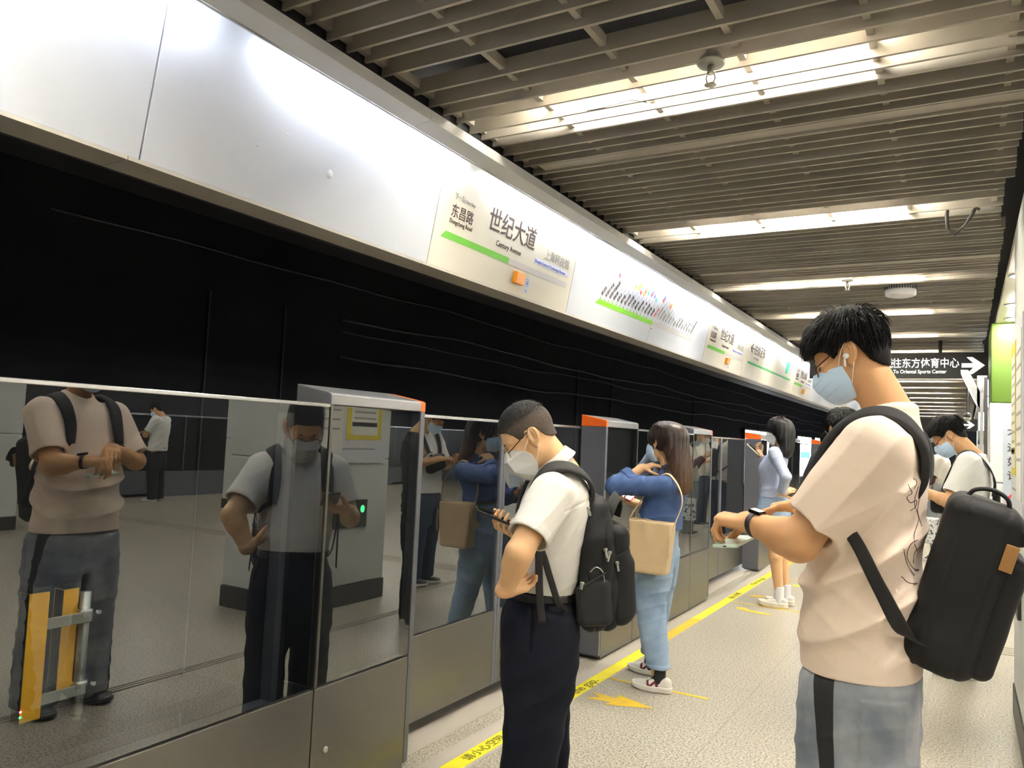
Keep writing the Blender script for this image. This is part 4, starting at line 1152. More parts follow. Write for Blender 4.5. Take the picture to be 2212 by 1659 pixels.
def sleeve_fn(P, a, b, ra, rb, hollow=.0105, k=1.0, cutn=None):
    a = np.asarray(a, float); b = np.asarray(b, float); dv = (b-a)/np.linalg.norm(b-a)
    d = rc(P, a, b+dv*.05, ra, rb)
    n = dv if cutn is None else np.asarray(cutn, float)
    return d, plane(P, b, n), rc(P, a+(b-a)*.55, b+dv*.10, ra+(rb-ra)*.5-hollow, rb-hollow)
def top_fn(loft, sleeves, hem, seed=1, wr=.004, wfreq=7, neck=None, k=.045, extra=None, hem_n=(0, 0, -1)):
    """shirt: torso loft plus sleeves, hollow at hem and cuffs; extra(P) pushes the cloth out (+) or in (-)"""
    def f(P):
        dp = wr*wob(P*np.array((1, 1, .55), f32), seed, wfreq)
        if extra: dp = dp-extra(P)
        d = loft(P)
        inns = []
        for (a, b, ra, rb, *o) in sleeves:
            e, pl, inn = sleeve_fn(P, a, b, ra, rb, cutn=(o[0] if o else None))
            d = smin(d, smax(e, pl, .004), k)
            ax = np.asarray(b)-np.asarray(a)
            inns.append(smax(inn, -plane(P, np.asarray(b)-ax*.22, ax), .004))
        d = d+dp
        for i in inns: d = smax(d, -(i+dp), .003)
        if hem is not None:
            d = smax(d, plane(P, hem, hem_n), .003)
            d = smax(d, -smax(loft(P, -.009)+dp, -plane(P, np.asarray(hem)+V3(0, 0, .06), hem_n), .003), .002)
        if neck is not None: d = smax(d, -rc(P, *neck), .004)
        return d
    return f
def trousers_fn(hip, legs, seed=2, wr=.005, wfreq=8, k=.035, extra=None):
    """hip: Loft; legs: list of Lofts"""
    def f(P):
        d = hip(P)
        for L_ in legs: d = smin(d, L_(P), k)
        d = d+wr*wob(P*np.array((1, 1, .8), f32), seed, wfreq)
        if extra: d = extra(P, d)
        return d
    return f
def shoe(fig, ank, yaw, L=.27, sole_m=None, upper_m=None, attr=None, thick=.028, name='shoe'):
    """ank: ankle point in the local frame; toe along +f turned by yaw"""
    cy, sy = math.cos(yaw), math.sin(yaw); R = np.array([[cy, -sy, 0], [sy, cy, 0], [0, 0, 1.]])
    s = L/.27
    o = V3(ank[0], ank[1], 0)-R@V3(-.055*s, 0, 0)*-1*-1
    o = V3(ank[0], ank[1], 0)-R@V3(.045*s*-1, 0, 0)*0
    def loc(P): return (P-o)@R
    def outl(Q, g):
        d = rc(Q*np.array((1, 1, 0), f32), (-.045*s, 0, 0), (.02*s, .0, 0), .036*s, .038*s)
        d = smin(d, rc(Q*np.array((1, 1, 0), f32), (.05*s, .004, 0), (.125*s, -.004, 0), .046*s, .044*s), .03)
        return d-g
    def fs(P):
        Q = loc(P); rz = np.clip((Q[:, 0]-.10*s), 0, 1)*.20
        return smax(outl(Q, .004), np.maximum(Q[:, 2]-thick-rz*.5, -(Q[:, 2]-.001-rz)), .006)
    def fu(P):
        Q = loc(P)
        h = np.interp(Q[:, 0], [-.09*s, -.05*s, .0, .03*s, .08*s, .14*s, .175*s], [.075, .088, .080, .078, .058, .048, .02]).astype(f32)*s
        sc = 1+np.clip((Q[:, 2]-.02)/np.maximum(h, .01), 0, 1)**2*.55
        d = outl(Q*np.stack([np.ones_like(sc), sc, np.ones_like(sc)], 1), .0)
        d = smax(d, Q[:, 2]-h, .02)
        d = smax(d, -(Q[:, 2]-thick+.01), .004)
        return smax(d, -rc(P, (ank[0], ank[1], .06), (ank[0], ank[1], .16), .030*s, .034*s), .004)
    lo = o-V3(.22, .22, .01); hi = o+V3(.22, .22, .15)
    u = solid(name, fu, [(lo, hi, .0045)], upper_m, fig.root, fig.B, attr)
    so = solid('sole', fs, [(lo, hi, .0045)], sole_m, u, fig.B)
    mb = MB()
    for k in range(5):
        x = .012*s+.017*s*k; z = float(np.interp(x, [.0, .03*s, .08*s, .14*s], [.080, .078, .058, .048]))*s+.004
        a = [o+R@V3(x, y, z-.006*abs(y)/.02) for y in (-.022*s, 0, .022*s)]
        mb.tube([tuple(p) for p in fig.B.w(spline(a, 4))], .0028, 6)
    mb.build('laces', M.get('lace', 'loop'), u, True)
    return u
def phone(name, label, B, c, R, size=(.148, .072, .0085), body='phone_black', screen='phone_glass', cam=True):
    """R columns: long axis, short axis, screen normal"""
    t = thing(name, label, 'phone', tuple(B.p(*c)))
    h = np.array(size)/2; R = np.asarray(R, float); c = np.asarray(c, float)
    rbx('case', c, h, .0038, R, body, t, B)
    rbx('screen', c+R[:, 2]*(h[2]-.0006), (h[0]-.004, h[1]-.0035, .0010), .0008, R, screen, t, B, 1)
    if cam:
        for k in (0, 1):
            rbx('camera_lens', c-R[:, 2]*(h[2]+.0004)+R[:, 0]*(h[0]-.016-.018*k)+R[:, 1]*(h[1]-.016), (.007, .007, .0012), .001, R, 'phone_glass', t, B, 1)
    return t
# ---------------------------------------------------------------- man in the pale pink T-shirt
def person_pink():
    sk = skin_mat('warm', (.66, .365, .175))
    shL, shR = (-.025, .175, 1.435), (-.005, -.175, 1.435)
    elL, elR = (.145, .205, 1.185), (.10, -.25, 1.20)
    wrL, wrR = (.292, .115, 1.214), (.180, -.060, 1.268)
    hl = lambda P: hand_sdf(P, wrL, (.97, -.10, .06), (-.05, .15, 1), 1, ((1.15, .75, .5), (1.20, .75, .5), (1.22, .78, .5), (1.22, .8, .55)), .98, (.5, .9), .03)
    hr = lambda P: hand_sdf(P, wrR, (.86, .46, -.22), (.2, .0, 1), -1, ((.15, .35, .25), (.45, .6, .4), (.6, .8, .5), (.7, .9, .6)), .98, (.6, .8), .04)
    A = Figure('man in a pale pink T-shirt with mask and earbud, looking at his wristband', (-.22, 2.30), (-1, 0),
        ((.062, 0, 1.683), (math.radians(25), 0, 0), .93), (-.055, 0, 1.50),
        [(.80, .02, 0, .17, .13), (.95, .015, 0, .165, .12), (1.15, .005, 0, .165, .12), (1.30, -.01, 0, .175, .12), (1.40, -.02, 0, .16, .105), (1.47, -.035, 0, .10, .075), (1.50, -.045, 0, .06, .055)],
        [(shL, elL, wrL, hl, (.40, .10, 1.14), (.052, .050, .046, .0275)), (shR, elR, wrR, hr, (.34, .02, 1.22), (.050, .046, .042, .027))],
        [((.03, .095, .86), (.03, .11, .48), (.0, .12, .07), (.095, .06, .04)), ((.03, -.095, .86), (.03, -.11, .48), (.0, -.12, .07), (.095, .06, .04))], sk, hh=.0027, ha=.0028)
    A.eyes(); A.glasses('frame_dark', 'frame_dark', .002); A.surgical_mask()
    # T-shirt
    rows = [(.80, .016, 0, .205, .150), (.86, .018, 0, .203, .148), (.95, .022, 0, .197, .146), (1.08, .014, 0, .19, .139), (1.22, .004, 0, .19, .134), (1.34, -.010, 0, .188, .128), (1.42, -.022, 0, .165, .112), (1.475, -.035, 0, .118, .090), (1.52, -.045, 0, .080, .070), (1.552, -.052, 0, .068, .062)]
    Lf = Loft(rows, 2.4)
    sl = [((-.022, .172, 1.425), (.112, .205, 1.238), .083, .069), ((-.005, -.172, 1.425), (.088, -.235, 1.235), .083, .069)]
    def ex(P):
        z = P[:, 2]
        o = .026*folds(P, 4, (.55, 0, 1), 4.2, 1.6)*np.clip((1.40-z)*4, 0, 1)*np.clip((z-.87)*8, 0, 1)
        r = np.linalg.norm(P-np.array((-.05, .16, 1.28), f32), axis=1)
        o += .024*folds(P, 8, (.9, 0, .55), 7, 1.8)*np.exp(-(r/.17)**2)
        r = np.linalg.norm(P-np.array((.04, .21, 1.33), f32), axis=1)
        o += .016*folds(P, 12, (.55, 0, -.85), 8, 2)*np.exp(-(r/.12)**2)
        r = np.linalg.norm(P-np.array((.10, .1, 1.12), f32), axis=1)
        return o+.015*folds(P, 14, (-.5, 0, .8), 6, 2)*np.exp(-(r/.16)**2)
    fn = top_fn(Lf, sl, (0, 0, .856), 11, .0035, 8, ((-.045, 0, 1.47), (.0, 0, 1.66), .0605, .058), .05, ex)
    tee = mat('pale_pink_cotton', (.86, .70, .575), .85, bump=(38, .25, .004), var=(6, (.88, .72, .595), 2, .35, .65))
    A.part('t_shirt', fn, (-.26, -.36, .82), (.27, .36, 1.60), .0042, tee)
    # fine line drawing printed on the back of the shirt
    inkp = mat('faded_print_ink', (.10, .05, .045), .8)
    ls = np.linspace(.24, .0, 120)
    for pts in ([(-.100, 1.345), (-.108, 1.325), (-.098, 1.315), (-.104, 1.300), (-.116, 1.306), (-.114, 1.290), (-.104, 1.280)], [(-.120, 1.34), (-.112, 1.30), (-.120, 1.26), (-.112, 1.22), (-.118, 1.18)], [(-.124, 1.32), (-.118, 1.28), (-.126, 1.24)],
                [(-.120, 1.21), (-.106, 1.20), (-.098, 1.17), (-.108, 1.14), (-.120, 1.13)], [(-.122, 1.19), (-.112, 1.175), (-.110, 1.15)], [(-.092, 1.19), (-.098, 1.15), (-.112, 1.12)], [(-.086, 1.12), (-.100, 1.105), (-.118, 1.10)], [(-.110, 1.36), (-.118, 1.35), (-.112, 1.335)]):
        c2 = spline([(p_, 0, q_) for p_, q_ in pts], 6); on = []
        for q in c2:
            P = np.stack([np.full_like(ls, q[0]), ls, np.full_like(ls, q[2])], 1).astype(f32); i = np.argmax(fn(P) < 0)
            if fn(P)[i] < 0: on.append((q[0], ls[i]+.001, q[2]))
        if len(on) > 2: MB().tube([tuple(p_) for p_ in A.B.w(np.array(on))], .0011, 5).build('shirt_print', inkp, A.root)
    # jeans with a charcoal side stripe
    hip = Loft([(.52, .022, 0, .20, .128), (.66, .018, 0, .20, .138), (.78, .016, 0, .195, .138), (.88, .014, 0, .185, .132), (.98, .012, 0, .175, .125)], 2.6)
    lg = [Loft([(.035, .012, k*.125, .098, .105), (.25, .016, k*.12, .10, .108), (.48, .026, k*.108, .102, .116), (.64, .024, k*.102, .104, .128), (.84, .016, k*.095, .098, .135)], 2.3) for k in (1, -1)]
    def exj(P, d):
        z = P[:, 2]
        d = smax(d, -smax(Loft_slot(P, 0, .016), z-.66, .03), .03)
        g = np.clip((P[:, 1]-.02)*20, -1, 1)
        d = d-.009*folds(P, 21, (.25, 0, 1), 6, 2)*np.clip((.84-z)*9, 0, 1)
        # stitched back pocket and seams
        for k in (1, -1):
            u = (P[:, 0]+.055); v = z-.735; in_ = (np.maximum(np.abs(u)-.052, np.maximum(v-.09, -v-.075-.35*(.052-np.abs(u)))))
            d = d-.0035*np.clip(-in_*250, 0, 1)*(P[:, 1]*k > .05)
        return d
    jm = mat2('washed_grey_blue_denim', (.31, .345, .40), (.028, .027, .028), .8, .47, .53, bump=(420, .3, .002))
    nt = jm.node_tree; N = nt.nodes; tcn = N.new('ShaderNodeTexCoord'); nz = N.new('ShaderNodeTexNoise'); nz.inputs['Scale'].default_value = 7; nz.inputs['Detail'].default_value = 5
    rp = N.new('ShaderNodeValToRGB'); rp.color_ramp.elements[0].position = .35; rp.color_ramp.elements[0].color = (.55, .58, .62, 1); rp.color_ramp.elements[1].position = .68; rp.color_ramp.elements[1].color = (1.3, 1.2, 1.1, 1)
    mm = N.new('ShaderNodeMix'); mm.data_type = 'RGBA'; mm.blend_type = 'MULTIPLY'; mm.inputs[0].default_value = 1
    ramp = [n for n in N if n.bl_idname == 'ShaderNodeValToRGB' and n is not rp][0]
    nt.links.new(tcn.outputs['Object'], nz.inputs['Vector']); nt.links.new(nz.outputs['Fac'], rp.inputs[0]); nt.links.new(ramp.outputs[0], mm.inputs[6]); nt.links.new(rp.outputs[0], mm.inputs[7]); nt.links.new(mm.outputs[2], N['Principled BSDF'].inputs['Base Color'])
    def stripe(P):
        e = P[:, 0]-(.072+.010*np.sin(P[:, 2]*9)); w = .022+.006*np.sin(P[:, 2]*7+1)
        return np.clip(.5+(w-np.abs(e))*60, 0, 1)*(np.abs(P[:, 1]) > .09)
    A.part('jeans', trousers_fn(hip, lg, 31, .005, 7, .03, exj), (-.22, -.28, .02), (.24, .28, .93), .0052, jm, stripe)
    bs = mat('black_shoe_leather', (.015, .015, .016), .35)
    M['lace'] = M['webbing']
    for k in (1, -1): shoe(A, (.0, k*.125), k*.12, .285, 'skirt', bs)
    M.pop('lace')
    # hair
    HX = [-.14, -.10, -.075, -.055, -.044, -.034, .004, .018, .034, .046, .062, .085, .14]; HZ = [-.088, -.085, -.074, -.048, -.014, .019, .023, .002, -.008, .022, .032, .034, .034]
    hln = hairline(HX, HZ)
    def off(Q):
        side = np.clip((np.abs(Q[:, 1])-.055)*40, 0, 1)*np.clip((.075-Q[:, 2])*22, 0, 1)
        return (.012+.012*np.clip((Q[:, 2]-.03)*12, 0, 1)+.007*np.clip((Q[:, 0]-.03)*14, 0, 1))*(1-side)*(1-.6*np.clip((-.02-Q[:, 2])*20, 0, 1))+.0035*side
    A.hair_cap('hair', hln, off, 'hair_under', .003, 26, 4)
    hs = lambda Q: ell(Q, (-.014, 0, .030), (.098, .0765, .090))
    reg = lambda p: (p[:, 2] > np.interp(p[:, 0], HX, HZ)+.022)
    crown = V3(-.062, .0, .118)
    def flow(x, t):
        v = x-crown; v = v/np.linalg.norm(v, axis=1)[:, None]
        v = v+V3(.5, 0, -.15)*np.clip((x[:, 0:1]+.05)*9, 0, 1)
        return v+V3(0, 0, -.25)
    g = A.R.T@V3(0, 0, -1)
    st = hair_strands(hs, 3000, reg, flow, lambda p: np.where(p[:, 0] > .0, .085, .062), lambda p: np.where(p[:, 2] > .07, .034, np.where(p[:, 0] < -.045, .021, np.where(p[:, 2] > .04, .024, .010))), 9, 5, g*.3, .0016, stop=lambda x: x[:, 2] < np.interp(x[:, 0], HX, HZ)-.004)
    A.strands('hair_locks', st, 'hair_black')
    # earbud and wristband
    eb = MB(); 
    q = A.Hs([(.000, .0835, -.014), (.006, .0870, -.020), (.014, .0885, -.042)])
    wp = mat('white_earbud', (.85, .85, .84), .25)
    MB().tube([tuple(p) for p in A.B.w(np.array(q[1:]))], .0032, 8).build('earbud', wp, A.root, True)
    o = MB().lathe([(.001, -.006), (.006, -.005), (.0085, 0), (.006, .005), (.001, .006)], tuple(A.B.w(q[0])), 12, 'y').build('earbud', wp, A.root, True)
    wv = np.array(wrL)-np.array(elL); wv /= np.linalg.norm(wv); cw = np.array(wrL)-wv*.030
    Rw = frame3(wv, (0, .15, 1)); ring = [cw+Rw@np.array([.004*math.sin(2*a), .0335*math.cos(a), .0335*math.sin(a)]) for a in np.linspace(0, 2*math.pi, 25)]
    wb = ribbon('wristband', ring, [np.asarray(wv)]*len(ring), .017, .0035, mat('dark_plum_rubber', (.035, .025, .032), .5), A.root, A.B, 2)
    f0 = rbx('display', cw+Rw[:, 2]*.0365, (.021, .0125, .0055), .003, frame3(wv, Rw[:, 2]), 'phone_glass', wb, A.B)
    f0['label'] = 'glossy display of the wristband'
    phone('phone', 'mint green phone held flat under the hand of the man in pink', A.B, (.338, .078, 1.153), frame3((.10, 1, -.10), (.10, .06, 1)), (.147, .071, .0095), mat('mint_phone', (.62, .80, .70), .3), mat('pale_phone_back', (.66, .80, .72), .25), False)
    pr = frame3((.10, 1, -.10), (.10, .06, 1)); pt = [o for o in bpy.data.objects if o.name == 'phone'][0]
    rbx('charging_port', V3(.338, .078, 1.153)+pr[:, 0]*.0733, (.0006, .0048, .0016), .0005, pr, 'black', pt, A.B, 1)
    return A
def Loft_slot(P, l, w): return np.abs(P[:, 1]-l)-w

def pack_pink(A):
    B = A.B
    t = thing('backpack', 'large plain black backpack worn by the man in the pink T-shirt', 'backpack', tuple(B.p(-.2, 0, 1.1)))
    ang = math.radians(16)
    # local pack axes: x towards the wearer, z up along the back
    R = np.stack([V3(math.cos(ang), 0, math.sin(ang)), V3(0, 1, 0), V3(-math.sin(ang), 0, math.cos(ang))], 1)
    c = V3(-.212, -.01, 1.105)
    def f(P):
        d = rbox(P, c, (.085, .150, .215), .04, R)
        Q = (P-c.astype(f32))@R.astype(f32)
        d = smin(d, rbox(P, c+R@V3(.02, 0, -.155), (.080, .145, .058), .04, R), .03)
        d = d+.003*wob(P, 3, 9)-.004*folds(P, 9, (0, 0, 1), 4)*np.clip(-Q[:, 0]*10+.5, 0, 1)
        for xx in (.035, -.045): d = d+.004*np.exp(-((Q[:, 0]-xx)/.0035)**2)*(np.abs(Q[:, 1]) > .10)
        return d
    solid('main_compartment', f, [(c-.34, c+.34, .0055)], 'nylon', t, B)
    def g(P):
        d = rbox(P, c+R@V3(-.088, 0, -.045), (.032, .135, .152), .028, R)
        return d+.003*wob(P, 8, 10)
    solid('front_pocket', g, [(c-.36, c+.36, .0055)], 'nylon', t, B)
    ribbon('top_handle', [c+R@V3(*p) for p in ((.05, .03, .205), (.035, .035, .232), (.0, .035, .243), (-.035, .035, .232), (-.048, .03, .205))], R@V3(0, 1, 0), .032, .010, 'webbing', t, B)
    ribbon('side_strap', [c+R@V3(*p) for p in ((-.075, .12, .150), (-.12, .125, .165), (-.165, .125, .135), (-.16, .12, .105), (-.11, .115, .115))], R@V3(.2, .35, 1), .036, .004, 'webbing', t, B)
    lb = rbx('leather_tag', c+R@V3(-.070, .1505, .105), (.014, .003, .032), .002, R, mat('tan_leather', (.38, .19, .06), .5), t, B); lb['label'] = 'tan leather tag'
    for k, nm in ((1, 'a'), (-1, 'b')):
        pts = [(-.095, k*.085, 1.290), (-.130, k*.10, 1.36), (-.128, k*.115, 1.445), (-.075, k*.125, 1.508), (.0, k*.128, 1.515), (.075, k*.125, 1.465), (.118, k*.12, 1.38), (.138, k*.125, 1.29)]
        W = [(-.1, k*1, -.1), (-.1, k*1, -.2), (-.05, k*1, -.35), (0, k*1, -.45), (0, k*1, -.42), (0, k*1, -.2), (0, k*1, 0), (0, k*1, 0)]
        ribbon('shoulder_strap', pts, W, [.060, .066, .068, .066, .066, .062, .055, .04], .022, 'nylon_in', t, B)
        ribbon('strap_webbing', [(.138, k*.128, 1.295), (.115, k*.175, 1.245), (.03, k*.206, 1.225), (-.04, k*.205, 1.10), (-.092, k*.190, 1.00), (-.125, k*.150, .965)], [(0, 0, 1), (.1, 0, 1), (.9, 0, .5), (.9, 0, .4), (.9, 0, .4), (.9, 0, .4)], [.025, .027, .030, .034, .042, .05], .004, 'webbing', t, B)
    return t
A_ = person_pink(); pack_pink(A_)
# ---------------------------------------------------------------- man in the white shirt with the black backpack
def person_white():
    sk = skin_mat('fair', (.74, .45, .24))
    shL, shR = (.005, .165, 1.225), (.0, -.165, 1.225)
    elL, elR = (.125, .29, 1.02), (.035, -.245, 1.0)
    wrL, wrR = (.160, .225, .885), (.120, -.205, 1.045)
    hl = lambda P: hand_sdf(P, wrL, (-.70, -.55, .12), (.55, -.1, -.8), 1, ((.25, .5, .4), (.3, .6, .4), (.4, .7, .5), (.5, .8, .5)), .98, (.4, .2), .03)
    hr = lambda P: hand_sdf(P, wrR, (.45, .88, .05), (.33, -.12, -.93), -1, ((.55, .85, .45), (.60, .85, .45), (.62, .85, .45), (.65, .9, .5)), .98, (.8, .5), .05)
    A = Figure('man in a white short-sleeved shirt, hand on hip, bent over a black phone', (-1.38, 2.66), (-.82, -.57),
        ((.086, 0, 1.420), (math.radians(35), 0, 0), 1.05), (-.060, 0, 1.285),
        [(.70, 0, 0, .15, .11), (.9, -.01, 0, .14, .105), (1.0, -.02, 0, .145, .105), (1.12, -.03, 0, .155, .11), (1.20, -.04, 0, .145, .10), (1.26, -.05, 0, .09, .07), (1.30, -.055, 0, .06, .055)],
        [(shL, elL, wrL, hl, (.06, .15, .92), (.052, .047, .044, .031)), (shR, elR, wrR, hr, (.20, -.07, 1.08), (.050, .044, .040, .027))],
        [((.01, .09, .72), (.02, .10, .40), (.04, .10, .07), (.09, .06, .04)), ((.0, -.09, .72), (-.0, -.10, .40), (-.03, -.11, .07), (.09, .06, .04))], sk, hh=.0027, ha=.0028, neck_r=(.058, .066))
    A.eyes(); A.glasses('gold', 'frame_dark', .001); A.folded_mask()
    # shirt
    rows = [(.80, .005, 0, .152, .122), (.86, .002, 0, .158, .126), (.92, -.006, 0, .166, .130), (1.0, -.018, 0, .170, .130), (1.10, -.030, 0, .176, .134), (1.18, -.038, 0, .172, .130), (1.235, -.044, 0, .150, .112), (1.28, -.048, 0, .108, .086), (1.315, -.042, 0, .078, .070), (1.345, -.030, 0, .060, .058)]
    Lf = Loft(rows, 2.4)
    sl = [((.005, .160, 1.215), (.092, .254, 1.075), .080, .072), ((.0, -.160, 1.215), (.022, -.215, 1.065), .080, .070)]
    ax0 = (np.array(sl[0][1])-np.array(sl[0][0])); ax0 = ax0/np.linalg.norm(ax0)
    def ex(P):
        z = P[:, 2]
        o = .010*folds(P, 5, (.4, 0, 1), 5, 1.8)*np.clip((1.02-z)*6, 0, 1)+.004*folds(P, 15, (.6, .2, .7), 8, 2)
        r = np.linalg.norm(P-np.array((.03, .19, 1.14), f32), axis=1)
        o += .010*folds(P, 9, (.75, -.2, .65), 9, 2)*np.exp(-(r/.11)**2)
        for s_ in sl:
            t = plane(P, s_[1], np.array(s_[1])-np.array(s_[0]))
            near = np.linalg.norm(P-np.array(s_[1], f32), axis=1) < .12
            o += .0022*((t > -.024) & (t < .01) & near)
        u, v = P[:, 1]-.085, z-1.09
        bd = np.maximum(np.abs(u)-.045, np.abs(v)-.055)
        o += .0022*(bd < 0)*(P[:, 0] > 0)+.0018*((np.abs(P[:, 1]) < .016) & (P[:, 0] > .03))
        yk = np.abs(z-1.20+(P[:, 0]+.15)*.35)
        return o-.003*np.exp(-(yk/.0035)**2)*(P[:, 0] < -.03)
    shm = mat('white_cotton_shirt', (.70, .68, .63), .8, bump=(55, .12, .003))
    neckc = ((-.060, 0, 1.255), (.035, 0, 1.40), .0665, .066)
    A.part('shirt', top_fn(Lf, sl, (0, 0, .842), 17, .003, 9, neckc, .045, ex, (.10, .05, -1)), (-.24, -.36, .79), (.25, .36, 1.38), .0042, shm)
    # collar
    ax = V3(.66, 0, .75); ax /= np.linalg.norm(ax); c0 = V3(-.018, 0, 1.325)
    def fc(P):
        q = P-c0.astype(f32); t = q@ax.astype(f32); r = np.linalg.norm(q-t[:, None]*ax.astype(f32), axis=1)
        fr = np.clip((P[:, 0]-.03)*9, 0, 1)
        band = np.abs(r-.0700-.004*np.clip(.02-t, 0, .1)*3)-.0026
        d1 = smax(band, np.abs(t)-.020, .002)
        fall = np.abs(r-(.0755-(t-.022)*.34))-.0026
        d2 = smax(fall, np.maximum(t-.022, -(t+.024+.018*fr)), .002)
        d = np.minimum(d1, d2)
        v = .006+np.clip(.030-t, 0, .1)*.62
        return smax(d, (v-np.abs(P[:, 1]))*(P[:, 0] > .0)-1*(P[:, 0] <= .0), .002)
    A.part('collar', fc, (-.15, -.12, 1.22), (.14, .12, 1.44), .0026, shm)
    # trousers
    hip = Loft([(.50, .008, 0, .170, .135), (.60, .006, 0, .178, .140), (.70, .008, 0, .176, .142), (.78, .006, 0, .165, .130), (.83, .004, 0, .152, .120), (.858, .003, 0, .148, .116)], 2.6)
    lg = [Loft([(.03, .040, .098, .085, .100), (.16, .045, .098, .088, .102), (.36, .025, .096, .090, .112), (.55, .012, .09, .092, .125), (.76, .008, .08, .085, .128)], 2.3),
          Loft([(.03, -.035, -.105, .085, .100), (.16, -.035, -.103, .088, .102), (.36, -.020, -.098, .090, .112), (.55, .0, -.09, .092, .125), (.76, .006, -.08, .085, .128)], 2.3)]
    def exj(P, d):
        z = P[:, 2]
        d = smax(d, -smax(np.abs(P[:, 1]+.004)-.013, z-.40, .03), .03)
        d = d-.0045*folds(P, 23, (.55, .1, 1), 4.3, 1.2, 2.2)*np.clip((.78-z)*6, 0, 1)
        cr = np.abs(P[:, 0]-.062-(.70-z)*.06)
        d = d+.007*np.exp(-(cr/.006)**2)*(z > .66)*(z < .81)*(P[:, 1] > .09)
        return d-.004*((z > .826) & (z < .85))
    A.part('trousers', trousers_fn(hip, lg, 33, .004, 8, .03, exj), (-.22, -.25, .02), (.22, .25, .88), .0055, mat('navy_trousers', (.0065, .008, .017), .8, bump=(240, .2, .002), spec=.25))
    bm = mat('black_belt_leather', (.012, .012, .012), .35)
    def fb(P): return smax(np.abs(hip(P)-.0045)-.0025, np.abs(P[:, 2]-.838)-.014, .002)
    A.part('belt', fb, (-.20, -.22, .81), (.2, .22, .87), .004, bm)
    bs = mat('black_dress_shoe', (.013, .013, .014), .3); M['lace'] = M['webbing']
    for k, ff in ((1, .04), (-1, -.035)): shoe(A, (ff, k*.10), k*.12, .275, 'skirt', bs)
    M.pop('lace')
    HX = [-.14, -.10, -.075, -.055, -.044, -.034, .004, .018, .034, .046, .062, .080, .14]; HZ = [-.052, -.052, -.046, -.030, -.010, .019, .024, .004, -.002, .028, .050, .058, .058]
    def fade(L_):
        Q = ((L_-A.cen)/A.s)@A.R if False else L_
        k = np.clip((Q[:, 2]-.050)*13+np.clip((-.04-Q[:, 0])*4, 0, .35), 0, 1)+.12*wob(Q, 8, 130)
        return k
    A.hair_cap('hair', hairline(HX, HZ), lambda Q: .0025+.0045*np.clip((Q[:, 2]-.06)*20, 0, 1)+.004*np.clip((Q[:, 2]-.05)*20, 0, 1)*np.clip((Q[:, 0]-.05)*20, 0, 1), mat2('cropped_hair', (.085, .062, .048), (.013, .012, .013), .8, .0, .62, bump=(500, .9, .002)), .0008, 120, 4, .0026, None, fade)
    st = hair_strands(head_sdf_simple, 1600, lambda p: (p[:, 2] > np.interp(p[:, 0], HX, HZ)+.004) & (p[:, 2] > .065), lambda x, t: x-V3(-.05, 0, .0), lambda p: np.where(p[:, 0] > .06, .007, .005), lambda p: .012+0*p[:, 0], 3, 6, None, .0007)
    A.strands('hair_stubble', st, mat('short_dark_hair', (.022, .019, .019), .6))
    ph = frame3((.148, .02, .058), (-.36, .10, .93))
    phone('phone', 'black phone held by the man in the white shirt', A.B, (.190, -.115, 1.100), ph, (.158, .076, .0105))
    return A
